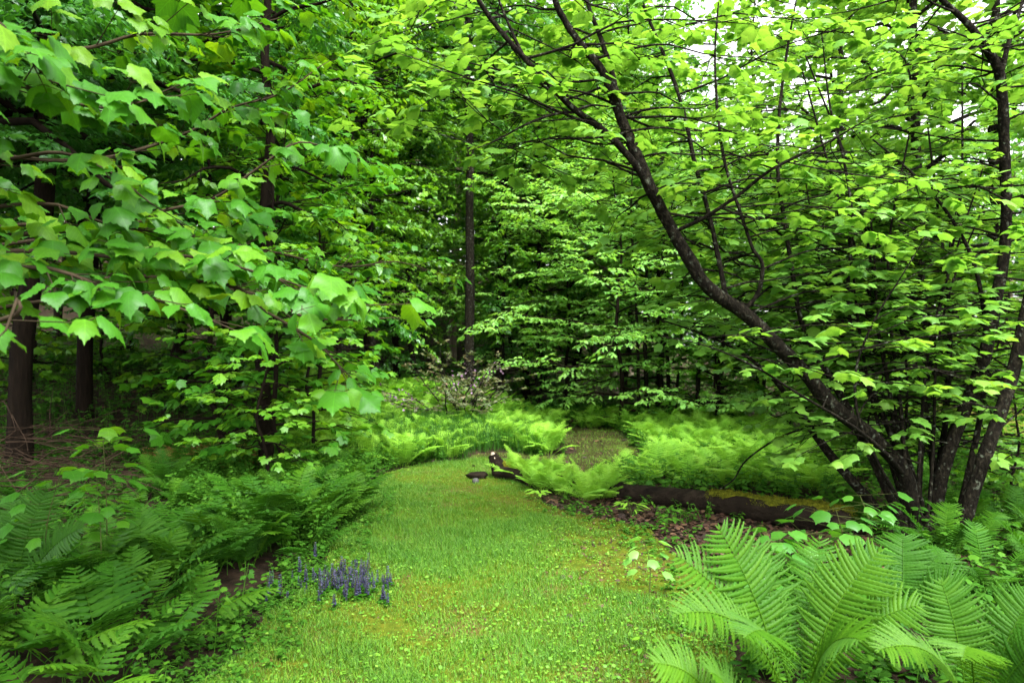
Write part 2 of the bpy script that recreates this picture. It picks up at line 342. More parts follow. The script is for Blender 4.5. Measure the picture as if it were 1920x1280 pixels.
def sample(inside, x0, x1, y0, y1, n, near=1.0):
    """random ground points, denser near the camera"""
    u = U(0, 1, n); y = y0 * (y1 / y0) ** (u ** near); x = U(x0, x1, n); m = inside(x, y); return x[m], y[m]
mb = MB()
x, y = sample(in_lawn, -2.4, 2.0, 2.2, 10.5, 560000)
p = .8 * vnoise(x, y, 1.6, 8) + .5 * vnoise(x, y, 4.2, 9) + .45 * vnoise(x, y, 9.5, 19)
keep = U(0, 1, len(x)) < np.clip(.75 + .6 * p - 1.0 * sstep(.1, 1.2, x), .05, 1); x, y, p = x[keep], y[keep], p[keep]
blades(mb, x, y, np.clip(.027 + .015 * p + N(.008, len(x)), .008, .07), U(.2, 1.1, len(x)), U(.0010, .0021, len(x)), np.clip(.40 - .2 * p + N(.2, len(x)), 0, 1))
x, y = sample(in_path, -1.5, 2.6, 8.6, 14.5, 16000)
blades(mb, x, y, U(.01, .035, len(x)), U(.3, 1.3, len(x)), U(.0015, .003, len(x)), np.clip(.55 + N(.2, len(x)), 0, 1))
tag(mb.build('grass', M['grass']), 'short bright green grass carpeting the clearing', 'grass', kind='stuff')
mb = MB()
x, y = sample(in_lawn, -2.4, 1.8, 2.2, 10, 42000)
keep = U(0, 1, len(x)) < np.clip(.35 + .6 * vnoise(x, y, 1.9, 12) + .45 * sstep(-.6, 1, x), .04, 1); x, y = x[keep], y[keep]
n = len(x); az = U(0, 6.28, n); pos = np.stack([x, y, gz(x, y) + U(.014, .045, n)], -1)
put_leaves(mb, pos, np.stack([np.cos(az), np.sin(az), N(.2, n)], -1), np.stack([N(.3, n), N(.3, n), np.ones(n)], -1), U(.007, .020, n) * U(.7, 1.2, n), ROUND, np.clip(.5 + N(.25, n), 0, 1))
tag(mb.build('clover', M['clover']), 'low round clover leaves scattered through the lawn', 'clover', kind='stuff')
mb = MB()
x, y = sample(in_lawn, -2.4, 1.8, 2.2, 10, 130000)
q = -.12 + vnoise(x, y, 1.3, 21) + .6 * vnoise(x, y, 3.7, 22) + .5 * vnoise(x, y, 8.5, 23); keep = q > .48 - .75 * sstep(.0, 1.0, x); x, y = x[keep], y[keep]; n = len(x)
blades(mb, x, y, U(.006, .018, n), U(.3, 1.2, n), U(.0015, .003, n), np.clip(.5 + N(.25, n), 0, 1))
tag(mb.build('moss', M['mossblade']), 'olive yellow moss patches between the grass', 'moss', kind='stuff')

# ------------------------------------------------------------------ leaf litter
mb = MB()
def litter(n, x0, x1, y0, y1, inside, s0=.03, s1=.08):
    x, y = U(x0, x1, n), U(y0, y1, n); m = inside(x, y); x, y = x[m], y[m]; n = len(x); az = U(0, 6.28, n)
    put_leaves(mb, np.stack([x, y, gz(x, y) + U(.006, .03, n)], -1), np.stack([np.cos(az), np.sin(az), N(.25, n)], -1), np.stack([N(.35, n), N(.35, n), np.ones(n)], -1), U(s0, s1, n), BEECH + ROUND[:1], np.clip(.5 + N(.28, n), 0, 1))
litter(5200, .2, 3.6, 5.0, 7.6, lambda x, y: ~in_lawn(x, y) & (y < 8.2 - .5 * x), .025, .07)
litter(9000, -14, 8, 8, 36, lambda x, y: ~in_lawn(x, y), .05, .11)
litter(500, -1.6, 1.8, 2.5, 10, in_lawn, .012, .03); litter(900, .35, 1.5, 2.5, 7, in_lawn, .012, .04); litter(220, -.8, 2.3, 9, 14.5, in_path, .03, .06)
tag(mb.build('leaf_litter', M['litter']), 'reddish brown dead leaves lying on the forest floor', 'leaf litter', kind='stuff')

# ------------------------------------------------------------------ trees
def limb_path(p0, az, el, L, droop, n=6):
    t = np.linspace(0, 1, n)[:, None]; d = A3(math.cos(az) * math.cos(el), math.sin(az) * math.cos(el), math.sin(el))
    P = p0 + d * L * t + A3(0, 0, -1) * droop * L * t ** 2; P[1:] += N(.025 * L, (n - 1, 3)); return P

def sprays(wood, leaf, P, r0, r1, sub_sp, sub_len, twig_sp, twig_len, leaf_n, size, tmpl, tint0, flat=.3, droop=.25, start=.25, wide=1.0, twigs=True, fluff=.14):
    """side shoots, twigs and leaves along a limb P, in flat layers"""
    seg = np.linalg.norm(np.diff(P, axis=0), axis=1); s = np.concatenate([[0], np.cumsum(seg)]); L = s[-1]
    ns = max(2, int(L * (1 - start) / sub_sp)); st = np.linspace(start, 1, ns) * L
    B = np.stack([np.interp(st, s, P[:, k]) for k in range(3)], -1)
    T = unit(np.stack([np.interp(np.clip(st + .05, 0, L), s, P[:, k]) - np.interp(np.clip(st - .05, 0, L), s, P[:, k]) for k in range(3)], -1))
    side = unit(np.cross(T, A3(0, 0, 1))) * np.where(np.arange(ns) % 2, 1, -1)[:, None]
    fr = np.linspace(1, .45, ns); ang = U(.6, 1.05, ns)
    D = unit(T * np.cos(ang)[:, None] + side * np.sin(ang)[:, None] + np.stack([N(.08, ns), N(.08, ns), N(fluff, ns) + .03], -1)); D[-1] = T[-1]
    ln = sub_len * fr * U(.7, 1.25, ns)
    E = B + D * ln[:, None] - A3(0, 0, 1) * (ln * droop * .5)[:, None]
    if wood is not None: tubes3(wood, B, E, r1 * 1.1, r1 * .4)
    # twigs on each shoot
    nt_ = np.maximum(1, (ln / twig_sp).astype(int)); idx = np.repeat(np.arange(ns), nt_)
    k = np.concatenate([np.arange(m) for m in nt_]); f = (k + 1) / nt_[idx]
    tb = B[idx] + (E - B)[idx] * f[:, None]; m = len(idx)
    sd_ = unit(np.cross(D[idx], A3(0, 0, 1))) * np.where(k % 2, 1, -1)[:, None]; a = U(.5, 1.1, m)
    td = unit(D[idx] * np.cos(a)[:, None] + sd_ * np.sin(a)[:, None] + np.stack([N(.1, m), N(.1, m), N(fluff, m) - droop * .4], -1))
    tl = twig_len * U(.6, 1.25, m); te = tb + td * tl[:, None]
    if wood is not None and twigs: tubes3(wood, tb, te, r1 * .45, r1 * .2)
    # leaves
    j = np.repeat(np.arange(m), leaf_n); q = np.tile(np.arange(leaf_n), m); n = len(j)
    g = (q + U(.3, 1.0, n)) / leaf_n
    lp = tb[j] + (te - tb)[j] * g[:, None]
    ls = unit(np.cross(td[j], A3(0, 0, 1))) * np.where(q % 2, 1, -1)[:, None]; la = U(.35, 1.2, n)
    ax = unit(td[j] * np.cos(la)[:, None] + ls * np.sin(la)[:, None] + np.stack([N(.15, n), N(.15, n), N(.2, n) - droop], -1))
    nm = np.stack([N(flat, n), N(flat, n), np.ones(n)], -1)
    tn = np.clip(tint0 + N(.12, m)[j] + N(.13, n), 0, 1)
    put_leaves(leaf, lp + ax * .012, ax, nm, size * U(.65, 1.2, n), tmpl, tn, wide)

def gen_tree(name, H, r0, cb, limb, n_limbs, tmpl, size, leafm, barkm, sub_sp=.38, sub_len=.75, twig_sp=.17, twig_len=.28, leaf_n=7, lean=(0, 0), droop=.22, shape='round', el=(.1, .7), sides=9, tint0=.5, twig_mesh=False, wander=.05, flat=.35, start=.25, wide=1.0, fluff=.14):
    """one tree as an Empty with trunk and crown; its base at the origin"""
    root = empty(name, (0, 0, 0), None, None)
    n = 12; z = np.linspace(-.25, H, n); k = np.cumsum(N(wander, (n, 2)), 0); k[:2] = 0
    P = np.stack([k[:, 0] + lean[0] * np.clip(z / H, 0, 1) ** 1.3 * H, k[:, 1] + lean[1] * np.clip(z / H, 0, 1) ** 1.3 * H, z], -1); P = catmull(P, 3)
    R = r0 * np.clip(1 - P[:, 2] / H, .05, 1) ** .75; R[P[:, 2] < .5] *= 1 + .35 * (1 - np.clip(P[P[:, 2] < .5, 2], 0, .5) / .5)
    tr, lf, tw = MB(), MB(), MB()
    tube(tr, P, R, sides, .05)
    for i in range(n_limbs):
        u = (i + U(0, 1)) / n_limbs; h = cb + (H * .985 - cb) * u
        prof = {'round': (.45 + 1.6 * u) * (1 - u) ** .55 if u < .5 else 1.25 * (1 - u) ** .55 * 1.1, 'flat': .55 + .9 * math.sin(math.pi * min(1, u * .8 + .1)), 'cone': (1 - u) ** .8 + .08}[shape]
        L = max(.25, limb * prof * U(.75, 1.2)); az = i * 2.39996 + N(.35)
        p0 = np.array([np.interp(h, P[:, 2], P[:, q]) for q in range(3)])
        e = el[0] + (el[1] - el[0]) * u + N(.08)
        Q = limb_path(p0, az, e, L, droop); rr = np.interp(h, P[:, 2], R)
        tube(tr, catmull(Q, 2), np.linspace(min(rr * .6, .012 + .014 * L), .004, 11), 5, .04, cap=False)
        sprays(tr if twig_mesh else None, lf, Q, .012, .006, sub_sp, sub_len, twig_sp, twig_len, leaf_n, size, tmpl, tint0, flat, droop, start, wide, True, fluff)
    kid(root, tr.build('trunk', M[barkm], root)); kid(root, lf.build('crown', M[leafm], root)); return root

T = {}
BG = dict(sub_sp=.27, twig_sp=.125, twig_len=.3, leaf_n=9, flat=.85, start=.15, fluff=.45)
T['beech'] = gen_tree('beech_tree', 17, .16, 2.2, 3.3, 66, DIAM, .125, 'mid', 'bark', sub_len=.95, **BG)
T['beech2'] = gen_tree('beech_tree', 15, .14, 1.2, 3.1, 62, DIAM, .125, 'mid', 'bark_pale', sub_len=.95, lean=(.06, 0), **BG)
T['ash'] = gen_tree('ash_tree', 18, .17, 2.8, 3.4, 66, DIAM, .135, 'deep', 'bark', sub_len=1.0, droop=.35, **BG)
T['ash2'] = gen_tree('ash_tree', 13, .12, .5, 3.3, 64, DIAM, .135, 'deep', 'bark_brown', sub_len=.95, droop=.3, **BG)
T['lime'] = gen_tree('maple_tree', 12, .11, .8, 3.1, 56, MAPLE_FAR, .135, 'lime', 'bark', sub_sp=.27, sub_len=.9, twig_sp=.15, leaf_n=6, flat=.5, droop=.2, start=.15)
T['hemlock'] = gen_tree('hemlock_tree', 18, .125, 3.6, 3.3, 95, NARROW, .09, 'deep', 'bark_brown', sub_sp=.2, sub_len=.85, twig_sp=.075, twig_len=.22, leaf_n=13, shape='cone', el=(-.05, .35), droop=.28, tint0=.2, wide=1.8, flat=.6, start=.12)
T['sap'] = gen_tree('maple_sapling', 5.2, .035, .3, 1.4, 34, MAPLE_FAR, .115, 'maple', 'bark_brown', sub_sp=.2, sub_len=.5, twig_sp=.12, twig_len=.2, leaf_n=6, flat=.4, twig_mesh=True, el=(.15, .8))
T['sap2'] = gen_tree('maple_sapling', 4.0, .03, .2, 1.3, 30, MAPLE_FAR, .11, 'mid', 'bark_brown', sub_sp=.2, sub_len=.5, twig_sp=.12, twig_len=.2, leaf_n=6, flat=.35, twig_mesh=True, el=(.0, .5), tint0=.6)
T['layer'] = gen_tree('beech_sapling', 5.0, .045, .5, 1.9, 30, BEECH, .088, 'pale', 'bark_brown', sub_sp=.16, sub_len=.55, twig_sp=.09, twig_len=.2, leaf_n=7, flat=.3, droop=.14, twig_mesh=True, shape='flat', el=(.05, .45), tint0=.75)
T['bough'] = gen_tree('beech_tree', 10, .09, 3.0, 2.3, 40, BEECH, .105, 'mid', 'bark_brown', sub_sp=.2, sub_len=.65, twig_sp=.12, twig_len=.24, leaf_n=7, flat=.4, droop=.3, twig_mesh=True, el=(.0, .6), tint0=.6)
T['front'] = gen_tree('hornbeam_tree', 11, .08, 2.1, 2.6, 60, DIAM, .10, 'light', 'bark', sub_sp=.24, sub_len=.85, twig_sp=.11, twig_len=.26, leaf_n=8, flat=.8, droop=.35, start=.15, el=(-.05, .7), fluff=.45)
T['tall'] = gen_tree('ash_tree', 17, .125, 7.0, 3.2, 50, DIAM, .135, 'deep', 'bark', sub_len=1.0, droop=.35, **BG)
used = set()
def plant(kind, px, Y, s, rz, label, cat, group=None, x=None):
    o = T[kind]
    if kind in used: o = copy_tree(o)
    used.add(kind)
    xx = (px - 960) / FPX * Y if x is None else x
    place(o, xx, Y, rz, s, -.05)
    return tag(o, label, cat, group)

# trees one can tell apart by their trunks
plant('hemlock', 40, 8.0, 1.0, 0.4, 'thick brown conifer trunk in deep shade above the brush pile', 'tree')
plant('hemlock', 160, 11.0, .95, 2.0, 'slanting brown trunk behind the big-leaved maple boughs, beyond the brush pile', 'tree')
plant('tall', 880, 16.2, 1.0, 1.0, 'tall dark straight trunk rising behind the clearing, above the azalea bush', 'tree')
plant('beech', 937, 18, .9, 2.5, 'pale grey trunk standing in shadow just behind the azalea bush', 'tree')
plant('beech2', 1112, 20, .9, 0.2, 'pale trunk half hidden by layered beech sprays behind the brown path', 'tree')
plant('layer', 1165, 14.6, 1.2, .6, 'small beech with pale flat layered sprays overhanging the end of the path', 'tree')
plant('layer', 1345, 14.8, 1.1, 2.9, 'small beech with layered light sprays at the back of the pale ferns', 'tree')
plant('bough', 500, 8.4, 1.0, 1.0, 'slender beech with drooping oblong leaves over the dark edge, behind the big-leaved maple', 'tree')
plant('bough', 690, 16, 1.1, 2.2, 'slender beech with light sprays high above the fern bank', 'tree')
for px_, Y_, s_, r_, l_ in ((705, 15.5, 1.0, 0, 'hornbeam with light foliage standing at the far left end of the fern bank'), (775, 18.0, 1.0, 1, 'light leaved hornbeam standing behind the azalea bush, left of the tall dark trunk'), (1010, 18.0, 1.0, 2, 'light leaved hornbeam behind the middle of the fern bank, right of the pale trunk'), (1075, 19.5, 1.15, 3, 'hornbeam filling the wood above the end of the brown path'), (1170, 17.5, 1.1, 4, 'hornbeam with pale foliage just past the poles at the path end')):
    plant('front', px_, Y_, s_, r_, l_, 'tree')
plant('lime', 1742, 9.4, .85, 1.2, 'slim upright maple trunk behind the many-stemmed tree', 'tree')
plant('lime', 1862, 10.8, 1.1, 3.0, 'thick trunk with yellow green leaves, behind the outer stems of the many-stemmed tree', 'tree')
G1 = 'forest trees behind the fern clearing'
LAB = dict(beech='tall leafy beech-like tree in the wood behind the clearing', beech2='leafy forest tree with paler bark in the wood behind the clearing', ash='dark leaved tall tree in the wood behind the clearing', ash2='dark leaved bushy tree in the wood behind the clearing', lime='yellow green maple tree in the bright wood beyond the many-stemmed tree', hemlock='dark conifer deep in the shaded wood above the brush pile')
spots = [('ash2', 700, 22), ('beech2', 850, 24), ('beech2', 640, 19), ('ash2', 1000, 19.5), ('beech2', 1150, 22), ('ash2', 1230, 18), ('beech2', 1070, 21), ('ash2', 800, 30), ('beech2', 920, 29), ('hemlock', -260, 7.5), ('hemlock', -60, 13), ('hemlock', 330, 15), ('ash2', 420, 13), ('hemlock', 120, 19), ('ash', 560, 17), ('beech', 640, 15), ('ash2', 740, 19), ('beech2', 500, 23), ('ash', 300, 26),
         ('ash', 690, 27), ('beech', 800, 26), ('ash2', 960, 26), ('ash', 1030, 23), ('beech', 1000, 31), ('ash', 880, 34), ('beech2', 1180, 26), ('ash2', 1090, 34), ('lime', 1420, 19), ('lime', 1560, 15), 
         ('lime', 1640, 21), ('beech', 1720, 27), ('beech2', 1900, 28), ('ash', 200, 38), ('beech', 450, 40), ('ash', 620, 42), ('ash2', 780, 44), ('beech', 930, 46), ('ash', 1080, 44), ('beech', 1230, 40), ('lime', 1530, 36), ('lime', 1680, 40), ('beech', 1850, 42), ('hemlock', 0, 28), ('ash', -150, 22), ('beech', -100, 38), ('lime', 2000, 38)]
for i, (k, px, Y) in enumerate(spots):
    plant(k, px + N(12), Y, U(.85, 1.15), U(0, 6.28), LAB[k], 'tree', G1 + ', ' + k.strip('2'))
T['shade'] = gen_tree('added_shade_tree', 12, .13, 6.0, 2.2, 50, MAPLE_FAR, .13, 'maple', 'bark_brown', sub_sp=.25, sub_len=.7, twig_sp=.15, twig_len=.25, leaf_n=6)  # made-up tree out of view, added to shade the left bank
plant('shade', 0, -.2, 1.0, 0, 'unseen leafy maple added by the viewpoint, shading the ferns of the left bank', 'tree', x=-2.1)
# understorey saplings
for i, (k, px, Y, s) in enumerate([('sap', 540, 8.2, 1.0), ('sap', 420, 9.0, 1.15), ('sap2', 590, 9.5, .9), ('sap', 610, 12.0, 1.2), ('sap2', 500, 7.4, .7), ('sap', 480, 11, 1.4), ('sap2', 60, 13.5, 1.2), ('sap', 200, 14, .9), ('sap2', 320, 12.5, 1.1), ('sap2', -40, 10.5, 1.0), ('sap2', 250, 16, 1.5)]):
    plant(k, px, Y, s, U(0, 6.28), 'leafy young maple filling the dark edge between brush pile and fern bank', 'sapling', 'young maples along the shaded edge')
for i, (k, px, Y, s) in enumerate([('sap2', 1480, 14.5, 1.0), ('sap2', 1600, 11.5, .9), ('sap2', 1680, 12.5, 1.1), ('sap2', 1850, 8.5, .75), ('layer', 1480, 14, 1.1), ('layer', 1060, 17.5, 1.2), ('layer', 1010, 19, 1.3), ('layer', 1240, 16, 1.3), ('sap2', 1900, 7.2, .55), ('sap2', 1640, 8.4, .55), ('sap', 1430, 16, 1.1), ('sap2', 1760, 10, .8), ('sap2', 1340, 14.5, 1.0)]):
    plant(k, px, Y, s, U(0, 6.28), 'light green sapling in the thicket behind the many-stemmed tree', 'sapling', 'saplings in the thicket past the log')
# slim bare trunks past the end of the path
for i, (px, Y, r) in enumerate([(1198, 15.2, .045), (1212, 15.6, .06), (1238, 15.3, .05), (1252, 15.8, .055), (1262, 15.4, .04), (1308, 15.0, .06), (1350, 16.5, .05), (1430, 16, .05)]):
    root = empty('slim_tree', (0, 0, 0), 'slim bare dark trunk in the row past the end of the brown path', 'tree', 'slim trunks past the end of the path')
    tr, lf = MB(), MB(); h = 6.5; P = catmull(np.cumsum(np.vstack([[0, 0, -.2], np.stack([N(.05, 6), N(.05, 6), np.full(6, h / 6)], -1)]), 0), 3)
    tube(tr, P, np.linspace(r, r * .3, len(P)), 7, .04)
    for j in range(9):
        q = P[-1 - j]; Q = limb_path(q, U(0, 6.28), .3, U(.7, 1.3), .2); tube(tr, Q, np.linspace(.012, .003, 6), 4, cap=False)
        sprays(None, lf, Q, .01, .005, .25, .5, .14, .2, 6, .09, DIAM, .5)
    tr.build('trunk', M['bark'], root); lf.build('crown', M['mid'], root)
    place(root, (px - 960) / FPX * Y, Y, 0)

# ------------------------------------------------------------------ far woodland: one mass that nobody could count
mb = MB(); n = 90000
th = U(-.95, .95, n); R_ = U(48, 62, n); x = np.sin(th) * R_; y = np.cos(th) * R_; z = gz(x, y) + U(0, 1, n) ** .8 * (15 + 3 * vnoise(x, y, .15, 3))
keep = (vnoise(x * 1.0, z * 1.2, .5, 6) + .5 * vnoise(x, z, 1.4, 7)) > -.55; x, y, z = x[keep], y[keep], z[keep]; n = len(x)
az = U(0, 6.28, n)
put_leaves(mb, np.stack([x, y, z], -1), np.stack([np.cos(az), np.sin(az), N(.3, n) - .3], -1), N(1, (n, 3)) + A3(0, -.6, .4), U(.28, .55, n), DIAM, np.clip(.5 + N(.2, n), 0, 1), 1.5)
tag(mb.build('woodland', M['deep']), 'far green woodland closing the view behind the trees', 'woodland', kind='stuff')

# ------------------------------------------------------------------ the many-stemmed maple by the log
root = empty('vine_maple', (0, 0, 0), 'dark many-stemmed tree with lime green maple leaves, fanning out behind the big ferns', 'tree')
base = A3(3.42, 5.85, 0); base[2] = gz(base[0], base[1]); root.location = base
def stem(pts, sides=9):
    """points (px, py, Y, width in px) -> smooth path and radii, in the tree's own space"""
    pts = np.array(pts, float); P = np.array([at(a, b, c) for a, b, c, _ in pts]); R = pts[:, 3] / FPX * pts[:, 2] * .335
    Q = catmull(P, 5); Rq = np.interp(np.linspace(0, len(R) - 1, len(Q)), np.arange(len(R)), R); return Q - base, Rq
STEMS = [
 [(1728, 1035, 5.8, 50), (1705, 940, 5.8, 44), (1690, 880, 5.75, 41), (1630, 815, 5.7, 40), (1560, 760, 5.65, 42), (1510, 700, 5.6, 40), (1460, 650, 5.5, 40), (1400, 590, 5.4, 38), (1330, 540, 5.3, 38), (1290, 480, 5.25, 36), (1250, 410, 5.2, 34), (1220, 350, 5.1, 34), (1190, 280, 5.05, 33), (1160, 205, 5, 27), (1130, 130, 4.95, 23), (1090, 80, 4.9, 20), (1060, 35, 4.9, 18), (1040, -10, 4.85, 17), (1022, -120, 4.8, 12), (1010, -260, 4.7, 5)],
 [(1178, 260, 5.03, 20), (1160, 185, 5.05, 16), (1150, 140, 5.1, 15), (1125, 60, 5.1, 13), (1103, 0, 5.1, 11), (1080, -130, 5.1, 6)],
 [(1232, 375, 5.13, 22), (1190, 305, 5.0, 20), (1135, 245, 4.85, 19), (1080, 205, 4.75, 18), (1040, 165, 4.65, 17), (985, 108, 4.55, 15), (935, 50, 4.5, 14), (897, -5, 4.45, 13), (850, -110, 4.4, 7)],
 [(985, 108, 4.55, 10), (962, 60, 4.6, 8), (937, 0, 4.6, 7), (915, -70, 4.6, 4)],
 [(1085, 208, 4.77, 9), (1040, 212, 4.7, 8), (985, 232, 4.6, 6), (930, 262, 4.5, 4), (880, 282, 4.45, 2)],
 [(1362, 560, 5.33, 16), (1345, 470, 5.35, 14), (1330, 400, 5.4, 13), (1303, 300, 5.4, 12), (1284, 210, 5.45, 11), (1255, 120, 5.5, 10), (1210, 10, 5.5, 9), (1180, -90, 5.5, 5)],
 [(1395, 583, 5.4, 14), (1422, 548, 5.35, 12), (1430, 495, 5.3, 11), (1412, 465, 5.3, 10), (1392, 405, 5.3, 9), (1362, 310, 5.3, 9), (1348, 210, 5.3, 8), (1343, 100, 5.3, 6), (1350, 0, 5.3, 4)],
 [(1712, 1030, 5.8, 34), (1675, 945, 5.85, 28), (1625, 840, 5.9, 24), (1572, 735, 5.9, 20), (1525, 655, 5.9, 16), (1502, 600, 5.9, 13), (1488, 520, 5.9, 13), (1475, 430, 5.9, 12), (1461, 330, 5.9, 11), (1463, 220, 5.9, 9), (1478, 100, 5.9, 7), (1500, -20, 5.9, 4)],
 [(1270, 432, 5.22, 12), (1325, 405, 5.1, 11), (1390, 362, 5.0, 10), (1440, 322, 4.9, 9), (1500, 290, 4.85, 8), (1560, 262, 4.8, 6), (1640, 215, 4.7, 3)],
 [(1742, 1030, 5.9, 46), (1755, 930, 5.9, 38), (1772, 860, 5.9, 36), (1808, 765, 5.9, 36), (1842, 680, 5.9, 34), (1866, 570, 5.9, 32), (1884, 480, 5.9, 30), (1890, 390, 5.85, 28), (1888, 300, 5.8, 28), (1886, 210, 5.75, 28), (1880, 135, 5.7, 26), (1856, 88, 5.65, 22), (1822, 42, 5.6, 18), (1778, 0, 5.6, 14), (1700, -70, 5.6, 6)],
 [(1884, 130, 5.7, 16), (1897, 80, 5.7, 13), (1912, 40, 5.75, 11), (1930, -20, 5.8, 7)],
 [(1790, 1030, 5.6, 46), (1815, 940, 5.6, 38), (1842, 860, 5.6, 36), (1872, 780, 5.6, 34), (1898, 700, 5.6, 34), (1922, 600, 5.6, 33), (1950, 470, 5.6, 30), (1975, 300, 5.6, 24), (2000, 100, 5.6, 16), (2010, -60, 5.6, 6)],
 [(1720, 1030, 5.9, 32), (1650, 960, 6.0, 28), (1600, 905, 6.0, 27), (1550, 845, 6.05, 25), (1500, 775, 6.1, 20), (1440, 700, 6.1, 12), (1370, 650, 6.1, 8), (1300, 620, 6.0, 5), (1180, 580, 5.9, 3)],
 [(1725, 1030, 5.9, 26), (1700, 900, 6.05, 20), (1655, 780, 6.1, 16), (1610, 680, 6.1, 13), (1590, 560, 6.1, 11), (1600, 420, 6.1, 9), (1585, 300, 6.1, 8), (1560, 200, 6.1, 6), (1545, 60, 6.1, 3)],
 [(1750, 1030, 6.0, 26), (1748, 900, 6.15, 18), (1740, 800, 6.2, 15), (1720, 700, 6.2, 12), (1680, 600, 6.2, 10), (1620, 520, 6.2, 8), (1560, 470, 6.1, 6), (1440, 400, 6.0, 3)],
 [(1780, 1030, 5.8, 24), (1815, 880, 5.9, 18), (1840, 760, 6.0, 15), (1850, 640, 6.0, 13), (1830, 500, 6.0, 11), (1780, 400, 6.0, 9), (1720, 330, 5.9, 7), (1640, 260, 5.8, 4)],
 [(1690, 885, 5.7, 14), (1660, 850, 5.5, 12), (1600, 800, 5.3, 9), (1500, 740, 5.0, 7), (1420, 690, 4.9, 6), (1330, 650, 4.8, 4), (1240, 630, 4.75, 2)],
 [(1680, 930, 5.75, 12), (1640, 860, 5.6, 9), (1608, 780, 5.5, 8), (1605, 690, 5.5, 7), (1640, 600, 5.4, 6), (1690, 520, 5.3, 4), (1740, 440, 5.2, 2)],
]
for i in range(12):
    x0, lean_ = 1725 + N(28), U(-260, 120); Y0 = 5.85 + U(-.1, .5); w0 = U(7, 14); top_ = U(100, 480)
    STEMS.append([(x0 + lean_ * f + 40 * math.sin(i + 5 * f) * f, 1030 + (top_ - 1030) * f, Y0 + .3 * f, w0 * (1 - .8 * f) + 2) for f in (0, .15, .35, .55, .75, 1)])
mainm, leafm, twm = MB(), MB(), MB()
for si, s in enumerate(STEMS):
    P, R = stem(s); tube(mainm, P, R, 10 if s[0][3] > 18 else 7, .05, cap=True)
    wz = P[:, 2] + base[2]
    seg = np.linalg.norm(np.diff(P, axis=0), axis=1).sum(); k = max(2, int(seg * (8.5 if s[0][3] < 18 else 7.0)))
    for q in range(k):
        i = int(np.clip((q + U(0, 1)) / k * (len(P) - 1), 0, len(P) - 1))
        if wz[i] < 1.0 + U(-.45, .5): continue
        az = U(-.55, 3.7); L = U(.55, 1.5)
        Q = limb_path(P[i], az, U(-.05, .5), L, .22, 5)
        if at(0, 0, 1)[1] and (Q[-1] + base)[1] < 3.2: continue
        e_ = Q[-1] + base; ex, ey = e_[0] / e_[1] * FPX + 960, HOR - (e_[2] - CAM_H) / e_[1] * FPX
        if ey > np.interp(ex, [880, 1000, 1150, 1300, 1430, 1520], [250, 400, 520, 640, 760, 1000]): continue
        tube(twm, catmull(Q, 2), np.linspace(min(.011, R[i] * .6), .003, 9), 5, .03, cap=False)
        sprays(twm, leafm, Q, .008, .0045, .21, .34, .13, .16, 5, .084, MAPLE, .5, .25, .1, .2)
for i in range(9):
    a = i * .7 + U(0, .5); q = A3(math.cos(a), math.sin(a), 0); tube(mainm, catmull([q * .08 + A3(0, 0, .22), q * .2 + A3(0, 0, .06), q * .42 + A3(0, 0, -.03)], 4), np.linspace(.075, .02, 9), 8, .08, cap=False)
mainm.build('stem', M['bark'], root); twm.build('twigs', M['bark'], root); leafm.build('crown', M['lime'], root)

# ------------------------------------------------------------------ the big-leaved maple reaching in over the brush pile
root = empty('striped_maple', (0, 0, 0), 'big-leaved maple whose drooping boughs reach in over the dark brush pile', 'tree')
b0 = A3(-3.7, 3.2, 0); b0[2] = gz(b0[0], b0[1]); root.location = b0
tr, lf, tw = MB(), MB(), MB()
P = catmull([(0, 0, -.2), (.05, .05, 1.2), (.0, .1, 2.4), (.1, .05, 3.6), (.05, .2, 5.2), (.1, .3, 6.6)], 4); tube(tr, P, np.linspace(.085, .015, len(P)), 10, .04)
BOUGHS = [
 ([(40, 500, 2.75), (200, 540, 2.7), (300, 565, 2.7), (395, 600, 2.7)], 1.55, 7, .128),
 ([(60, 470, 3.0), (200, 480, 3.0), (350, 480, 3.0), (480, 510, 3.0), (590, 545, 2.95), (675, 572, 2.85)], 1.75, 9, .135),
 ([(150, 430, 3.3), (300, 395, 3.4), (400, 370, 3.5), (480, 315, 3.55), (560, 265, 3.6), (640, 290, 3.6)], 1.9, 8, .128),
 ([(0, 160, 2.6), (90, 180, 2.6), (190, 200, 2.6), (300, 180, 2.65)], 2.3, 8, .135),
 ([(-60, 30, 2.4), (30, 90, 2.35), (90, 150, 2.4)], 2.5, 7, .14),
 ([(0, 300, 2.9), (110, 285, 2.9), (200, 320, 2.95), (280, 380, 3.0)], 2.0, 7, .13),
 ([(150, 300, 3.8), (330, 255, 4.0), (430, 200, 4.1), (520, 175, 4.2), (600, 120, 4.3)], 2.3, 7, .125),
 ([(400, 530, 3.25), (500, 585, 3.2), (590, 640, 3.2), (640, 690, 3.2)], 1.7, 7, .13),
 ([(420, 540, 4.3), (560, 590, 4.4), (650, 600, 4.5), (740, 595, 4.6)], 1.6, 9, .085),
 ([(300, 440, 4.2), (500, 470, 4.6), (640, 500, 4.9), (740, 490, 5.1), (815, 510, 5.2)], 1.8, 10, .085),
 ([(120, 90, 3.3), (260, 60, 3.4), (400, 60, 3.6), (520, 30, 3.8)], 3.0, 7, .125),
 ([(0, 600, 2.3), (30, 560, 2.25), (10, 620, 2.2)], 1.4, 4, .13),
 ([(100, 420, 3.6), (280, 480, 3.6), (380, 450, 3.7), (440, 420, 3.8)], 1.9, 8, .125),
 ([(60, 380, 3.1), (200, 420, 3.2), (320, 440, 3.3), (420, 470, 3.3)], 1.8, 8, .125),
]
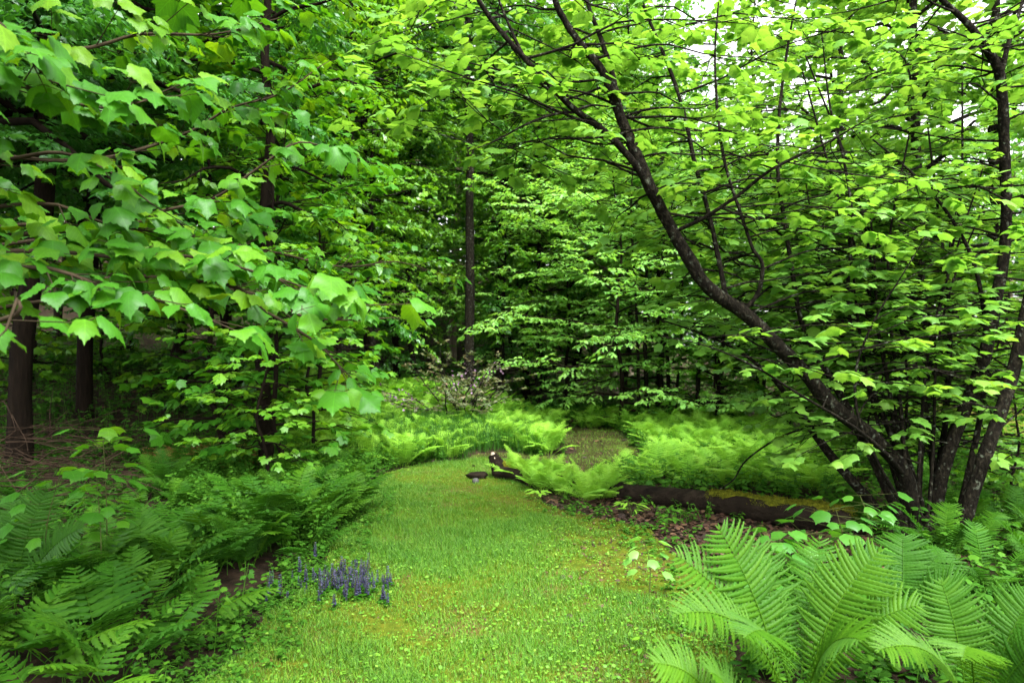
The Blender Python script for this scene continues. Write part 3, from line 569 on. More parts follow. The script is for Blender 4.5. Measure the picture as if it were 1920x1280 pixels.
for pts, z0, dens, size in BOUGHS:
    W = np.array([at(*p) for p in pts]) - b0
    iz = int(np.argmin(np.abs(P[:, 2] - z0))); W = np.vstack([P[iz], (P[iz] + W[0]) / 2 + A3(0, 0, .1), W])
    Q = catmull(W, 4); tube(tw, Q, np.linspace(.013, .0035, len(Q)), 6, .03, cap=False)
    seg = np.linalg.norm(np.diff(Q, axis=0), axis=1); s = np.concatenate([[0], np.cumsum(seg)])
    n = int(s[-1] * dens * 1.45); size *= .84; st = np.sort(U(.42, 1, n)) * s[-1]; st[-1] = s[-1]
    Bp = np.stack([np.interp(st, s, Q[:, k]) for k in range(3)], -1); Td = unit(np.stack([np.interp(np.minimum(st + .06, s[-1]), s, Q[:, k]) - np.interp(st - .06, s, Q[:, k]) for k in range(3)], -1))
    sgn = np.where(np.arange(n) % 2, 1, -1)[:, None]; sd_ = unit(np.cross(Td, A3(0, 0, 1))) * sgn
    D = unit(Td * U(.3, .9, (n, 1)) + sd_ * U(.3, .9, (n, 1)) + np.stack([N(.1, n), N(.1, n), N(.2, n)], -1)); ln = U(.06, .26, n)
    E = Bp + D * ln[:, None]; tubes3(tw, Bp, E, .0035, .002)
    # each shoot ends in a fan of leaves on long stalks
    c = 3; j = np.repeat(np.arange(n), c); q = np.tile(np.arange(c), n); m = len(j)
    a = (q - 1) * .95 + N(.25, m); fwd = D[j]; sd2 = unit(np.cross(fwd, A3(0, 0, 1)))
    pd = unit(fwd * np.cos(a)[:, None] + sd2 * np.sin(a)[:, None] + np.stack([N(.1, m), N(.1, m), U(-.1, .45, m)], -1)); pl = U(.035, .075, m)
    pe = E[j] + pd * pl[:, None]; tubes3(tw, E[j], pe, .0016, .0013)
    ax = unit(pd * A3(1, 1, .25) + np.stack([N(.1, m), N(.1, m), -U(.1, .95, m)], -1)); nm = np.stack([N(.25, m) + .25 * pd[:, 0], N(.25, m) - .25, np.ones(m) * .95], -1)
    sz = size * U(.62, 1.12, m) * np.where(q == 1, 1.08, .92)
    put_leaves(lf, pe, ax, nm, sz, MAPLE_NEAR, np.clip(.55 + N(.2, n)[j] + N(.12, m), 0, 1), .95)
for i in range(13):  # upper limbs out of view, added to shade the left bank
    h = U(3.9, 6.4); az = U(-1.1, 1.9) if i % 4 else U(0, 6.28); p0 = np.array([np.interp(h, P[:, 2], P[:, q]) for q in range(3)])
    Q = limb_path(p0, az, U(.0, .4), U(1.6, 3.0), .2); tube(tw, catmull(Q, 2), np.linspace(.018, .005, 11), 5, .03, cap=False)
    sprays(tw, lf, Q, .01, .005, .24, .6, .2, .2, 4, .13, MAPLE_FAR, .45, .35, .3, .15)
tr.build('trunk', M['bark_brown'], root); tw.build('branches', M['twig'], root); lf.build('crown', M['maple'], root)

# ------------------------------------------------------------------ ferns
def strip_pinna(nl, depth, ripple=.0, fold=.15, curl=.12, bend=0.0):
    """a pinna of nl lobes a side, length 1 along Y, half width about .5 (scaled later)"""
    H = [(0.0, 0.0)]; 
    for i in range(nl):
        y0 = i / nl; w_ = (1 - (i / nl) ** 2.2) * .44 + .06
        H += [(w_ * (1 - depth), y0 + .08 / nl), (w_, y0 + .55 / nl), (w_ * .93, y0 + .8 / nl)]
    H.append((0, 1.0)); Hn = np.array(H)
    V, F = blade(H, np.clip(Hn[:, 1], 0, 1), fold, curl); V[:, 2] += ripple * np.cos(2 * np.pi * nl * V[:, 1]) * (.3 + np.abs(V[:, 0])); V[:, 0] += bend * V[:, 1] ** 2; return V, F
def leafy_pinna(nl):
    """a pinna cut into separate little leaflets"""
    V, F, k = [], [], 0
    for i in range(nl):
        y0 = (i + .3) / nl; l = .5 * (1 - (i / nl) ** 1.6) + .07
        for s in (1, -1):
            V += [(0, y0 - .30 / nl, 0), (s * l * .6, y0 - .22 / nl + .1 / nl, -.05), (s * l, y0 + .30 / nl, -.1), (s * l * .5, y0 + .52 / nl, -.05), (0, y0 + .40 / nl, 0)]
            F += [[k, k + 1, k + 3, k + 4], [k + 1, k + 2, k + 3, k + 3][:3] + [k + 3]]; k += 5
    V = np.array(V); V[:, 2] -= .15 * V[:, 1] ** 2
    F = [f for f in F]; return V, np.array([[f[0], f[1], f[2], f[3]] if len(set(f)) == 4 else [f[0], f[1], f[2], f[2]] for f in F])
def leafy_clean(nl):
    V, F = leafy_pinna(nl); return V, np.array([f[:3] for f in F if len(set(f)) == 3] + [t for f in F if len(set(f)) == 4 for t in ([f[0], f[1], f[2]], [f[0], f[2], f[3]])])
PIN_OSTRICH = strip_pinna(8, .36, .008, .14, .16, .9); PIN_LADY = leafy_clean(8); PIN_SENS = strip_pinna(4, .24, .008, .12, .16, .55); PIN_FAR = strip_pinna(3, .5)
PROF = dict(ostrich=lambda t: np.clip(.10 + 1.0 * np.sin(np.pi * np.clip(t, 0, 1) ** 1.45) ** .75, .06, 1) * np.where(t > .985, .5, 1),
            lady=lambda t: np.clip(np.sin(np.pi * (.22 + .78 * t)) ** .9, .04, 1), sens=lambda t: np.clip(1.0 - .78 * t ** 1.3, .1, 1))
def frond(mb, b, tip, arch, W, pairs, pin, prof, t0=.1, pw=.16, sweep=.25, nrm=None, tint=.5, rr=.004, vee=.25, droopy=.1):
    """one frond from b to tip, bowed by arch (a vector); pinnae W long at the widest"""
    b = np.asarray(b, float); tip = np.asarray(tip, float); c = (b + tip) / 2 + np.asarray(arch, float)
    t = np.linspace(0, 1, 15)[:, None]; P = (1 - t) ** 2 * b + 2 * t * (1 - t) * c + t * t * tip
    tube(mb, P, np.linspace(rr, rr * .25, 15), 5, 0, min(1, tint + .25), cap=False)
    k = np.linspace(t0, .992, pairs) + N(.002, pairs); k = np.clip(k, 0, .995); kk = k[:, None]
    B = (1 - kk) ** 2 * b + 2 * kk * (1 - kk) * c + kk * kk * tip; Tn = unit(2 * (1 - kk) * (c - b) + 2 * kk * (tip - c))
    nrm = unit(np.asarray(nrm, float)) if nrm is not None else unit(np.cross(np.cross(tip - b, A3(0, 0, 1)), tip - b) * 1.0)
    S = unit(np.cross(Tn, nrm)); Nn = np.cross(S, Tn)
    tt = (k - t0) / (1 - t0); Ln = W * prof(tt) * (1 + N(.07, pairs)); M_, pos, sc, ti = [], [], [], []
    for s in (1, -1):
        d = unit(s * S + Tn * (sweep + .55 * tt[:, None] ** 2 + N(.07, (pairs, 1))) + Nn * (vee + N(.05, (pairs, 1))) - A3(0, 0, droopy)); nn = unit(Nn - s * S * vee + N(.08, (pairs, 3)))
        M_.append(frames(d, nn)); pos.append(B); sc.append(np.stack([-s * np.maximum(Ln * .06, pw * W) * np.clip(Ln / W, .35, 1) ** .5, Ln, Ln], -1)); ti.append(np.clip(tint + N(.07, pairs) + .1 * tt, 0, 1))
    scatter(mb, pin[0], pin[1], np.concatenate(M_), np.concatenate(pos), np.concatenate(sc), np.concatenate(ti))

def fern_clump(name, kind, n, L, mat, as_parts, pairs=None):
    root = empty(name, (0, 0, 0), None, None) if as_parts else None
    mb = MB()
    for i in range(n):
        az = i * 2.39996 + N(.3); el = U(.45, 1.2) if kind != 'sens' else U(.75, 1.25); l = L * U(.7, 1.1)
        d = A3(math.cos(az), math.sin(az), 0); b = d * U(.01, .06) + A3(0, 0, -.03)
        if kind == 'sens': b = d * U(.02, .16) + A3(0, 0, -.03)
        tip = b + d * l * math.cos(el) * 1.0 + A3(0, 0, l * math.sin(el) * .85)
        arch = A3(0, 0, l * U(.12, .3)) - d * l * .08; nn = unit(A3(0, 0, 1) - d * .35 + N(.12, 3))
        m = MB() if as_parts else mb; tn = float(np.clip(.5 + N(.14), .1, .9))
        if kind == 'lady': frond(m, b, tip, arch, l * U(.20, .26), pairs or 17, PIN_LADY, PROF['lady'], .2, .30, .25, nn, tn, .003)
        elif kind == 'sens':
            arch = A3(0, 0, l * .22) - d * l * .05; tip = tip + d * l * .15 - A3(0, 0, l * .1)
            frond(m, b, tip, arch, l * U(.27, .34), pairs or 11, PIN_SENS, PROF['sens'], .38, .185, .35, nn, tn, .003, .08, .15)
        else: frond(m, b, tip, arch, l * U(.16, .2), pairs or 30, PIN_OSTRICH, PROF['ostrich'], .06, .16, .2, nn, tn, .005)
        if as_parts: kid(root, m.build('frond', M[mat], root))
    return root if as_parts else mb.build(name, M[mat])

def scatter_things(protos, pts, srange, label, cat, group, dz=0.0):
    for i, (x, y) in enumerate(pts):
        o = protos[i % len(protos)]
        if i >= len(protos): o = copy_tree(o)
        place(o, x, y, U(0, 6.28), U(*srange), dz); tag(o, label, cat, group)

def spread_pts(n, x0, x1, y0, y1, inside, mind, tries=6000):
    out = []
    for _ in range(tries):
        x, y = U(x0, x1), U(y0, y1)
        if inside(x, y) and all((x - a) ** 2 + (y - b) ** 2 > mind * mind for a, b in out[-400:]):
            out.append((x, y))
            if len(out) >= n: break
    return out
PXOF = lambda x, y: 960 + x / y * FPX
clear = lambda x, y, m=.12: not (in_poly(LAWN, x, y) or in_poly(PATH, x, y) or in_poly(LAWN, x + m, y) or in_poly(LAWN, x - m, y) or in_poly(PATH, x - m, y) or in_poly(PATH, x + m, y))
# pale lady ferns: the bank left of the path, and the bed past the log
bank = [(-1.55, 9.6), (-1.3, 10.0)] + spread_pts(150, -5.0, .9, 9.5, 16.5, lambda x, y: clear(x, y, .2) and PXOF(x, y) > 570, .34)
scatter_things([fern_clump('bank_lady_fern', 'lady', 13, .52, 'fern', False, 14) for _ in range(5)], bank, (.75, 1.2), 'light green feathery fern in the bank where the lawn ends, left of the path', 'fern', 'ferns of the bank left of the path')
bed = spread_pts(135, 1.5, 5.0, 7.6, 15.5, lambda x, y: clear(x, y, .3) and y > 8.9 - .32 * x and PXOF(x, y) < 1540, .32)
scatter_things([fern_clump('lady_fern', 'lady', 13, .52, 'fern', False, 14) for _ in range(5)], bed, (.8, 1.25), 'pale yellow green fern in the bed between fallen log and path', 'fern', 'ferns of the bed behind the log')
logf = [(.25, 8.25), (.5, 8.5), (.55, 7.75), (.85, 7.95), (.8, 7.45), (1.15, 8.3), (.1, 8.6), (1.05, 7.6), (.35, 7.95)]
scatter_things([fern_clump('lady_fern', 'lady', 14, .54, 'fern', True) for _ in range(2)], logf, (.75, 1.0), 'bright feathery fern arching over the middle of the fallen log', 'fern', 'ferns growing over the log')
# sensitive ferns low in the shade
sens = spread_pts(48, -4.6, -1.65, 3.0, 6.6, lambda x, y: clear(x, y, .2) and PXOF(x, y) > -120 and not (in_poly(LAWN, x + .25, y)) and not (x > -2.15 and 4.1 < y < 5.3) and y < 4.7 + max(0, (PXOF(x, y) - 250) / 160), .33)
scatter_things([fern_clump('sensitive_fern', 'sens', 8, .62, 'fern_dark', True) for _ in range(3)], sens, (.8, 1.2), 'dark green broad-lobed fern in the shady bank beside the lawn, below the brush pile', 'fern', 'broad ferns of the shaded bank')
lowf = spread_pts(26, -5.6, -2.2, 4.8, 7.0, lambda x, y: -60 < PXOF(x, y) < 470, .36)
scatter_things([fern_clump('sensitive_fern', 'sens', 8, .5, 'fern_dark', True) for _ in range(2)], lowf, (.5, .75), 'low dark fern on the shaded ground just in front of the brush pile', 'fern', 'low ferns before the brush pile')
mixf = spread_pts(26, -4.6, -1.6, 5.0, 9.4, lambda x, y: 300 < PXOF(x, y) < 700 and clear(x, y, .2), .36)
scatter_things([fern_clump('lady_fern', 'lady', 10, .58, 'fern_dark', False) for _ in range(3)], mixf, (.7, 1.1), 'darker feathery fern among weeds on the shaded left side of the lawn', 'fern', 'feathery ferns of the shaded side')  # same lady fern, with the shade painted into its leaf colour
edge = [(-1.75, 6.3), (-1.7, 6.9), (-1.95, 7.4), (-2.1, 6.5), (-1.95, 7.9), (-2.4, 7.2), (-1.85, 5.7)]
scatter_things([fern_clump('sensitive_fern', 'sens', 9, .66, 'fern_lush', True) for _ in range(2)], edge, (.75, 1.0), 'light green broad-lobed fern leaning over the shaded edge of the lawn, behind the blue flowers', 'fern', 'sunlit ferns on the lawn edge')
shade = spread_pts(16, 3.2, 5.2, 4.2, 6.6, lambda x, y: PXOF(x, y) < 2050 and abs(x - 3.42) + abs(y - 5.85) > .6, .4)
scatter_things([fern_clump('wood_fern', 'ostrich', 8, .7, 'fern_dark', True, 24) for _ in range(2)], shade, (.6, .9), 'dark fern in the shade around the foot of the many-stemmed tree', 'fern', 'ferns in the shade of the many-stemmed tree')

# the big ostrich ferns, frond by frond: (base px, py, Y), (tip px, py, Y), sideways bow, width, tint
def big_fern(label, base_p, fronds, tint=.5):
    b = at(*base_p); b[2] = gz(b[0], b[1]) - .02; root = empty('ostrich_fern', b, label, 'fern')
    for (tp, up, side, W, tn) in fronds:
        tip = at(*tp) - b; d = unit(tip * A3(1, 1, 0)); l = np.linalg.norm(tip); m = MB()
        view = unit(-(at(*tp)) + A3(0, 0, CAM_H)); nn = unit(A3(0, 0, .75) + view * .8 - d * .25)
        frond(m, d * .05, tip, A3(0, 0, up * l) - d * l * .1 + A3(side, 0, 0) * l, W * .84, 33, PIN_OSTRICH, PROF['ostrich'], .08, .160, .10, nn, tn, .005, .22, .14)
        m.build('frond', M['fern_lush'], root)
    return root
big_fern('largest ostrich fern, a vase of tall bright fronds beside the dark end of the log', (1490, 1330, 3.15), [
    ((1345, 985, 3.25), .06, -.02, .21, .55), ((1648, 1028, 3.2), .10, -.06, .22, .62), ((1262, 1035, 3.15), .12, .04, .19, .6), ((1262, 1150, 2.85), .34, .02, .17, .7),
    ((1725, 1130, 3.0), .24, -.02, .19, .6), ((1535, 1005, 3.6), .08, 0, .19, .45), ((1410, 1010, 3.55), .08, 0, .18, .45), ((1395, 1190, 2.6), .3, 0, .17, .55), ((1610, 1195, 2.7), .3, 0, .17, .55)])
big_fern('ostrich fern with one frond standing upright, next to the largest one', (1825, 1340, 3.05), [
    ((1760, 1085, 3.2), .08, -.02, .18, .5), ((1935, 1110, 3.1), .12, 0, .2, .35), ((1640, 1215, 2.75), .30, .02, .16, .72), ((1990, 1200, 2.8), .25, 0, .18, .2), ((1800, 1230, 2.5), .32, 0, .16, .7)])
big_fern('low ostrich fern frond arching onto the lawn edge', (1400, 1420, 2.75), [
    ((1222, 1238, 2.7), .34, .02, .15, .75), ((1330, 1255, 2.6), .3, 0, .14, .6), ((1300, 1330, 2.4), .3, 0, .14, .6)])
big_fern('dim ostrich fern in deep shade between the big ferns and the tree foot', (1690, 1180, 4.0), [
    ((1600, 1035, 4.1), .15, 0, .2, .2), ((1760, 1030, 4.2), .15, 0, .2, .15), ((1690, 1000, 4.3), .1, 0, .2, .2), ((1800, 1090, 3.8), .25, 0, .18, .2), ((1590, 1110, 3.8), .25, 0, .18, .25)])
b = at(20, 1110, 4.3); b[2] = gz(b[0], b[1])
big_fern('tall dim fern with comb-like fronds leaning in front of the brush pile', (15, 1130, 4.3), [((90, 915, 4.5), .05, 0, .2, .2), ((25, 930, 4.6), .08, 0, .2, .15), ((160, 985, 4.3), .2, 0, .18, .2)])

# ------------------------------------------------------------------ undergrowth nobody could count
def weeds(mb, x, y, h, nl, size, tmpl, tint):
    n = len(x); top = np.stack([x + N(.05, n), y + N(.05, n), gz(x, y) + h], -1); bot = np.stack([x, y, gz(x, y)], -1); tubes3(mb, bot, top, .003, .0015, .6)
    j = np.repeat(np.arange(n), nl); q = np.tile(np.arange(nl), n); m = len(j); f = .25 + .75 * (q + .5) / nl; az = q * 2.2 + U(0, 1, n)[j] * 6.28 + N(.3, m)
    ax = np.stack([np.cos(az), np.sin(az), U(-.35, .25, m)], -1); p = bot[j] + (top - bot)[j] * f[:, None] + ax * (U(.01, .09, m) * (1.1 - f) * (h[j] / .35))[:, None]
    put_leaves(mb, p, ax, np.stack([N(.3, m), N(.3, m), np.ones(m)], -1), size * U(.6, 1.2, m), tmpl, np.clip(tint + N(.1, n)[j] + N(.12, m), 0, 1))
def gather(n, x0, x1, y0, y1, f):
    x, y = U(x0, x1, n), U(y0, y1, n); m = f(x, y) & ~in_lawn(x, y) & ~in_path(x, y); return x[m], y[m]
pxa = lambda x, y: 960 + x / y * FPX
mb = MB()
x, y = gather(3400, -5.5, -1.3, 3.0, 9.8, lambda x, y: ((pxa(x, y) > 330) | (y < 5)) & ~((x > -2.0) & (y > 4.2) & (y < 5.3)) & ((y > 4.9) | (U(0, 1, len(x)) < .22))); weeds(mb, x, y, U(.08, .42, len(x)), 20, .042, BEECH + DIAM + MAPLE_FAR, .5)
x, y = gather(1100, -6, -2, 4.6, 9, lambda x, y: pxa(x, y) < 420); weeds(mb, x, y, U(.04, .16, len(x)), 12, .034, BEECH, .3)  # low leaf tint paints the left side's shade into the weeds
x, y = gather(1500, -13, -3, 8.6, 18, lambda x, y: pxa(x, y) < 440); weeds(mb, x, y, U(.1, .5, len(x)), 12, .075, BEECH, .3)  # tint held down to paint the deep shade behind the brush
x, y = gather(700, .85, 3.4, 1.9, 5.0, lambda x, y: y > 0); weeds(mb, x, y, U(.05, .22, len(x)), 10, .05, BEECH + ROUND, .35)
x, y = gather(170, .4, 3.2, 5.4, 7.8, lambda x, y: y < 8.1 - .5 * x); weeds(mb, x, y, U(.04, .16, len(x)), 8, .045, BEECH, .55)
x, y = gather(5200, -9, 5, 9, 20, lambda x, y: pxa(x, y) > 420); weeds(mb, x, y, U(.08, .34, len(x)), 12, .06, BEECH, .5)
x, y = gather(3000, 1.2, 9, 4.5, 14, lambda x, y: (y > 7.9 - .3 * x) | (x > 3.0)); weeds(mb, x, y, U(.08, .36, len(x)), 12, .065, BEECH + MAPLE_FAR[:1], .5)
x, y = gather(2600, -14, 14, 14, 34, lambda x, y: x > -99); weeds(mb, x, y, U(.2, .6, len(x)), 14, .11, DIAM, .4)
x, y = gather(900, -2.2, 1.9, 2.5, 8.6, lambda x, y: in_poly(LAWN * A3(1.35, 1)[None] if False else LAWN, x * .82, y)); weeds(mb, x, y, U(.04, .12, len(x)), 8, .035, ROUND + BEECH, .5)
x, y = U(-1.9, -.9, 900), U(2.6, 8, 900); k_ = in_lawn(x, y) & ~in_lawn(x - .28, y); weeds(mb, x[k_], y[k_], U(.02, .09, k_.sum()), 9, .03, BEECH + ROUND, .5)
x, y = U(.3, 1.5, 700), U(2.6, 8, 700); k_ = in_lawn(x, y) & ~in_lawn(x + .3, y); weeds(mb, x[k_], y[k_], U(.015, .06, k_.sum()), 8, .028, ROUND, .55)
x, y = U(-2.3, -1.1, 2600), U(2.4, 8, 2600); k_ = ~in_lawn(x, y) & in_lawn(x + .35, y); weeds(mb, x[k_], y[k_], U(.015, .08, k_.sum()), 9, .026, BEECH + ROUND, .45)
x, y = gather(2300, -8, -2.6, 5.0, 9.5, lambda x, y: pxa(x, y) < 330); weeds(mb, x, y, U(.02, .12, len(x)), 9, .04, BEECH, .2)  # darkest weed tint, standing in for shade around the brush pile
tag(mb.build('undergrowth', M['weed']), 'mixed leafy weeds covering the ground beyond the lawn', 'undergrowth', kind='stuff')
mb = MB(); x, y = gather(9000, -2.6, .5, 9.8, 12.6, lambda x, y: vnoise(x, y, 1.5, 31) > -.5); n = len(x)
blades(mb, x, y, U(.2, .45, n), U(.2, .7, n), U(.002, .004, n), np.clip(.25 + N(.15, n), 0, 1))
tag(mb.build('tall_grass', M['weed']), 'tall soft grass standing behind the far edge of the lawn', 'grass', kind='stuff')

# ------------------------------------------------------------------ fallen log, stub, stone
root = empty('fallen_log', at(1330, 960, 6.9) * A3(1, 1, 0), 'rotten dark fallen log with yellow moss along its top, lying past the lawn', 'log')
o_ = np.array(root.location)
LP = catmull(np.array([at(930, 893, 8.7), at(1040, 905, 8.1), at(1160, 930, 7.55), at(1250, 945, 7.15), at(1350, 962, 6.75), at(1450, 975, 6.4), at(1530, 983, 6.2), at(1590, 990, 6.1)]) - o_, 6)
LR = np.interp(np.linspace(0, 1, len(LP)), [0, .3, .6, .85, 1], [.08, .095, .115, .128, .11]) * (1 + .02 * np.sin(np.arange(len(LP)) * 1.3))
for i in range(len(LP)): LP[i, 2] = gz(LP[i, 0] + o_[0], LP[i, 1] + o_[1]) + LR[i] * .82
mb = MB(); tube(mb, LP, LR, 30, .05); mb.build('trunk', M['rot'], root)
mb = MB(); k0 = int(len(LP) * .55); ang = np.linspace(.15, 1.5, 9); V = []
Tn = unit(np.gradient(LP, axis=0))
for i in range(k0, len(LP)):
    u = unit(np.cross(Tn[i], A3(0, 0, 1))); z = np.cross(u, Tn[i])
    wd = .75 + .35 * math.sin(i * .9) + .2 * math.sin(i * 2.3)
    for a in np.linspace(-.55, .75, 11) * wd + .15 - .1 * math.sin(i * 1.7): V.append(LP[i] + (u * math.sin(a) + z * math.cos(a)) * (LR[i] * 1.02 + .012 * (1 - abs(a + .15) / .8) + N(.005)))
nr = len(LP) - k0; i, j = np.meshgrid(np.arange(nr - 1), np.arange(10), indexing='ij')
mb.add(V, np.stack([i * 11 + j, i * 11 + j + 1, (i + 1) * 11 + j + 1, (i + 1) * 11 + j], -1).reshape(-1, 4)); 
V = np.array(V); m = 5000; pk = V[rng.integers(0, len(V), m)] + N(.02, (m, 3)) * A3(1, 1, .2)
put_leaves(mb, pk, N(.5, (m, 3)) + A3(0, 0, 1), N(1, (m, 3)), U(.008, .018, m), NARROW, .5, 1.5)
mv = mb.build('moss', M['moss'], root)
# torn upright stub at the far end
root = empty('tree_stub', at(935, 898, 8.75) * A3(1, 1, 0), 'short broken mossy stub standing at the far end of the log', 'stub')
o_ = np.array(root.location); zb = gz(o_[0], o_[1]); b = A3(0, 0, zb)
mb = MB(); P = catmull([b + A3(.05, 0, -.05), b + A3(.02, 0, .1), b + A3(-.04, 0, .2), b + A3(-.075, 0, .29)], 5); tube(mb, P, np.interp(np.linspace(0, 1, len(P)), [0, .5, 1], [.16, .10, .055]), 12, .07); mb.build('wood', M['rot'], root); mb = MB(); tube(mb, [b + A3(-.062, -.02, .235), b + A3(-.078, -.01, .32)], [.05, .018], 9, .1); mb.build('splinter', M['cutwood'], root)
mb = MB(); P = catmull([b + A3(.30, -.03, .03), b + A3(.16, -.05, .12), b + A3(.05, -.04, .19)], 5); tube(mb, P, np.interp(np.linspace(0, 1, len(P)), [0, .5, 1], [.085, .08, .035]), 12, .08); mb.build('moss', M['moss'], root)
root = None
def lump(name, c, r, sq, mat, label, cat, rough=.12):
    mb = MB(); nu, nv = 14, 9; V = []
    for i in range(nv + 1):
        for j in range(nu):
            a, e = 2 * np.pi * j / nu, np.pi * (i / nv - .5); d = A3(math.cos(a) * math.cos(e), math.sin(a) * math.cos(e), math.sin(e))
            V.append(d * r * A3(*sq) * (1 + rough * vnoise(d[0] * 2 + c[0], d[1] * 2 + d[2] * 3, 1.3, 3)))
    i, j = np.meshgrid(np.arange(nv), np.arange(nu), indexing='ij'); mb.add(V, np.stack([i * nu + j, i * nu + (j + 1) % nu, (i + 1) * nu + (j + 1) % nu, (i + 1) * nu + j], -1).reshape(-1, 4))
    o = mb.build(name, M[mat]); o.location = c; return tag(o, label, cat)
c = at(892, 908, 8.3); c[2] = gz(c[0], c[1]) + .03; lump('stone', c, .042, (1, .9, 1), 'stone', 'small pale grey stone at the lawn edge beside the broken stub', 'stone')
c = at(895, 895, 8.6); c[2] = gz(c[0], c[1]) + .04; lump('log_piece', c, .1, (1.3, .7, .6), 'rot', 'dark rotten chunk of wood lying next to the small stone', 'wood', .3)

# ------------------------------------------------------------------ brush pile, straw, twigs
def stick(p, d, L, r, mat='stick', name='stick'):
    mb = MB(); P = catmull([-d * L / 2, -d * L / 6 + N(.03 * L, 3), d * L / 6 + N(.03 * L, 3), d * L / 2], 3); tube(mb, P, np.linspace(r, r * .45, len(P)), 6, .05)
    o = mb.build(name, M[mat]); o.location = p; return o
for i in range(150):
    px = -40 + 300 * U(0, 1) ** 1.25; Y = U(6.4, 8.6); x = (px - 960) / FPX * Y; a = N(.75); h = U(0, .75) * max(.12, 1 - abs(px - 50) / 240)
    o = stick(A3(x, Y, gz(x, Y) + .05 + h), unit(A3(math.cos(a), math.sin(a), N(.3))), U(.3, 1.25), U(.003, .010))
    tag(o, 'dry brown branch lying tangled in the brush pile under the dark trees', 'branch', 'dry branches of the brush pile')
mb = MB(); n = 900; c = at(410, 890, 8.9); x = c[0] + N(.32, n); y = c[1] + N(.16, n); z = gz(x, y) + .05 + U(0, .18, n) * np.exp(-((x - c[0]) / .45) ** 2)
A = np.stack([x, y, z], -1); a = N(.5, n); D = np.stack([np.cos(a), np.sin(a), N(.15, n)], -1) * U(.08, .3, (n, 1)); tubes3(mb, A - D, A + D, .0035, .002)
tag(mb.build('straw', M['straw']), 'heap of dry orange straw in the greenery past the shaded ferns', 'straw', kind='stuff')
for i, (px, Y) in enumerate([(1130, 15.2), (1165, 15.0), (1150, 15.5), (1190, 15.3)]):
    x = (px - 960) / FPX * Y; o = stick(A3(x, Y, gz(x, Y) + .08 + .06 * i), unit(A3(1, N(.2), N(.05))), U(.9, 1.6), .035)
    tag(o, 'cut brown pole stacked on the ground past the end of the path', 'branch', 'poles past the end of the path')
# bowed dead branch leaning from the tree foot over the ferns
P = catmull([at(1560, 790, 6.4), at(1470, 815, 6.6), at(1400, 860, 6.8), at(1372, 900, 6.9), at(1330, 925, 7.0)], 5); mb = MB(); tube(mb, P, np.linspace(.013, .006, len(P)), 6, .05)
tag(mb.build('dead_branch', M['bark']), 'thin bowed dead branch arching down to the log among pale ferns', 'branch')

# ------------------------------------------------------------------ blue bugle spikes on the lawn edge
protos = []
for v in range(4):
    root = empty('bugle', (0, 0, 0), None, None); h = .105 + .018 * v; st, fl, lv = MB(), MB(), MB(); tube(st, catmull([(0, 0, -.01), (N(.004), N(.004), h * .5), (N(.008), N(.008), h)], 3), .0022, 5)
    n = 70; k = np.arange(n); z = h * (.28 + .72 * (k // 7) / 10); az = k * .9 + N(.1, n); r = .012 * (1.15 - z / h * .7)
    put_leaves(fl, np.stack([np.cos(az) * .002, np.sin(az) * .002, z], -1), np.stack([np.cos(az), np.sin(az), U(-.1, .6, n)], -1), np.stack([N(.3, n), N(.3, n), np.ones(n)], -1), r * U(.8, 1.3, n), ROUND, np.clip(.45 + N(.25, n), 0, 1))
    n = 10; az = np.arange(n) * 2.4; put_leaves(lv, np.stack([0 * az, 0 * az, U(.004, .05, n)], -1), np.stack([np.cos(az), np.sin(az), U(0, .4, n)], -1), np.stack([0 * az, 0 * az, 1 + 0 * az], -1), U(.03, .05, n), BEECH, .4)
    for nm, q, m in (('stem', st, 'stem'), ('flower_spike', fl, 'bugle'), ('foliage', lv, 'fern_dark')): kid(root, q.build(nm, M[m], root))
    protos.append(root)
pts = []
while len(pts) < 120:
    px, py = (650 + N(30), 1086 + N(15)) if U(0, 1) < .5 else (U(500, 738), 1088 + N(17) - 8 * (U(0, 1) < .3)); Y = CAM_H * FPX / (py - HOR + 18); pts.append(((px - 960) / FPX * Y, Y))
scatter_things(protos, pts, (.5, 1.2), 'violet blue bugle flower spike on the shaded edge of the lawn', 'flower', 'blue bugle spikes at the lawn edge')

# ------------------------------------------------------------------ azalea bush, seedlings, small plants
root = empty('azalea_bush', (0, 0, 0), 'twiggy olive azalea bush with a few pink blossoms in front of the shadowed wood', 'bush'); br, lf, fl = MB(), MB(), MB()
for i in range(26):
    Q = limb_path(A3(N(.12), N(.12), 0), i * 2.4, U(.35, 1.3), U(.7, 1.25), .12, 5); tube(br, catmull(Q, 2), np.linspace(.012, .003, 9), 5, .03, cap=False)
    sprays(br, lf, Q, .006, .003, .12, .26, .07, .1, 13, .04, BEECH, .45, .6, .05, .2)
    for q in Q[-2:]:
        if i % 5 == 0: n = 10; put_leaves(fl, q + N(.05, (n, 3)) + A3(0, 0, .05), N(1, (n, 3)), N(1, (n, 3)) + A3(0, 0, .6), U(.015, .03, n), ROUND, U(0, 1, n))
br.build('branches', M['bark'], root); lf.build('foliage', M['azalea'], root); fl.build('blossoms', M['petal'], root); place(root, (865 - 960) / FPX * 13.0, 13.0, 0, 1.5, .1)

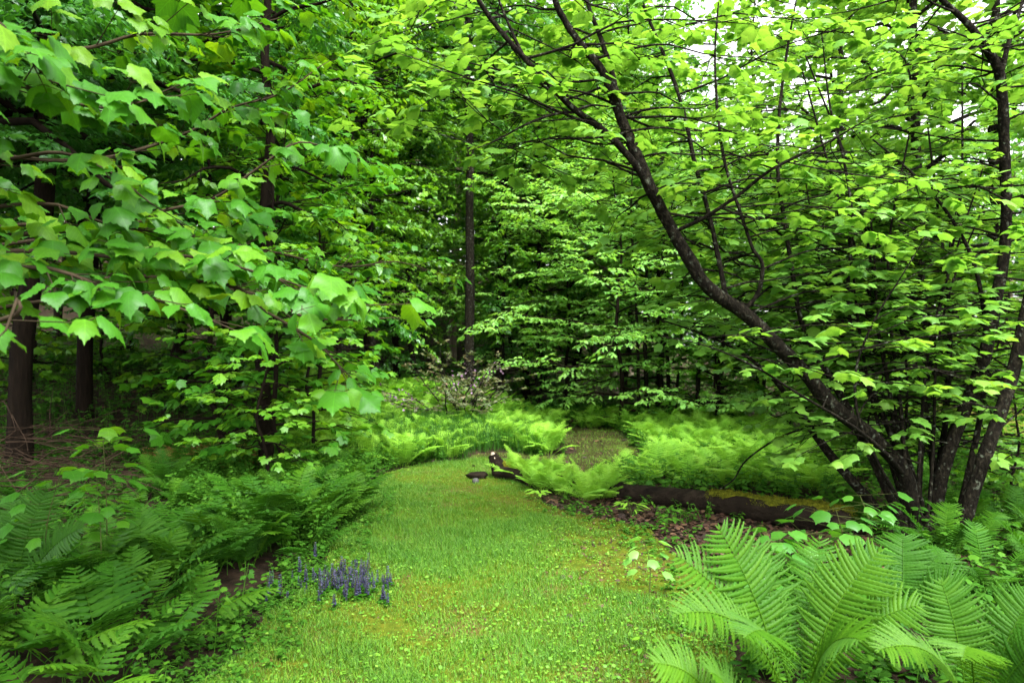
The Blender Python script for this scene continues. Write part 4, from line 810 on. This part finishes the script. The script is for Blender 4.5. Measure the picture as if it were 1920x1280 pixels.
def seedling(px, py, Y, h, n, size, label, mat='maple', spread=.16):
    p = at(px, py, Y); root = empty('maple_seedling', (p[0], p[1], float(gz(p[0], p[1]))), label, 'seedling'); st, lf = MB(), MB(); h = p[2] - root.location.z if h is None else h
    P = catmull([(0, 0, -.02), (N(.03), N(.03), h * .5), (N(.03), N(.03), h)], 4); tube(st, P, np.linspace(.0045, .002, len(P)), 6)
    for j in range(n):
        az = j * 2.4 + N(.3); f = P[-1 - (j % 6)]; e = f + A3(math.cos(az), math.sin(az), U(-.05, .25)) * spread * U(.5, 1.1); tubes3(st, [f], [e], .0016, .0012)
        put_leaves(lf, e[None], A3(math.cos(az), math.sin(az), -.25)[None], (A3(0, 0, 1) + N(.15, 3))[None], np.array([size * U(.75, 1.15)]), MAPLE, np.array([np.clip(.5 + N(.12), 0, 1)]), 1.0)
    st.build('stem', M['stem'], root); lf.build('foliage', M[mat], root)
seedling(205, 805, 4.9, None, 24, .11, 'maple seedling with a flat tier of leaves held above the brush pile', spread=.26)
seedling(110, 880, 4.4, None, 20, .10, 'maple seedling with scattered leaves in front of the brush pile', spread=.28)
seedling(190, 890, 4.3, None, 8, .11, 'small maple seedling hanging beside the comb-like dim fern', spread=.2)
seedling(1215, 1012, 4.5, None, 12, .075, 'pale maple seedling on bare ground between lawn and the largest fern', 'pale', .11)
seedling(1440, 995, 4.6, None, 22, .1, 'leafy maple seedling behind the largest fern, in front of the log', 'deep', .26)
seedling(1395, 1015, 4.3, None, 14, .09, 'low maple seedling with pale leaves just behind the tallest frond tip of the largest fern', 'deep', .2)
seedling(1505, 1000, 4.8, None, 20, .1, 'maple seedling at the dark end of the log, close to the tree foot', 'deep', .26)
seedling(1565, 950, 5.1, None, 24, .1, 'maple seedling with star leaves hiding the end of the log', 'deep', .3)
seedling(1620, 930, 5.4, None, 18, .1, 'taller maple seedling pressed against the stems of the many-stemmed tree', 'deep', .28)
def small_plant(px, py, label, n, size, tm, h, mat='weed'):
    Y = CAM_H * FPX / (py - HOR); x = (px - 960) / FPX * Y; root = empty('small_plant', (x, Y, float(gz(x, Y))), label, 'plant'); st, lf = MB(), MB()
    for i in range(n):
        az = i * 2.4; q = A3(math.cos(az) * U(.02, .12), math.sin(az) * U(.02, .12), h * U(.35, 1)); tubes3(st, [A3(0, 0, -.01)], [q], .002, .0015)
        put_leaves(lf, np.repeat(q[None], 2, 0), np.stack([[math.cos(az), math.cos(az + 1)], [math.sin(az), math.sin(az + 1)], [-.1, .1]], -1), np.repeat(A3(0, 0, 1)[None], 2, 0) + N(.2, (2, 3)), size * U(.7, 1.2, 2), tm, np.clip(.6 + N(.1, 2), 0, 1))
    st.build('stem', M['stem'], root); lf.build('foliage', M[mat], root)
small_plant(1255, 985, 'small bluish leafy plant on red leaf litter in front of the log', 12, .075, BEECH, .16)
small_plant(1185, 965, 'tuft of narrow leaves sprouting in front of the thin part of the log', 10, .12, NARROW, .14, 'fern')
small_plant(1010, 935, 'small pale plant at the lawn edge under the log ferns', 9, .08, BEECH, .12, 'fern')
small_plant(1225, 1225, 'single broad pale leaf plant on the lawn edge above the low fern frond', 6, .06, BEECH, .08, 'mid')
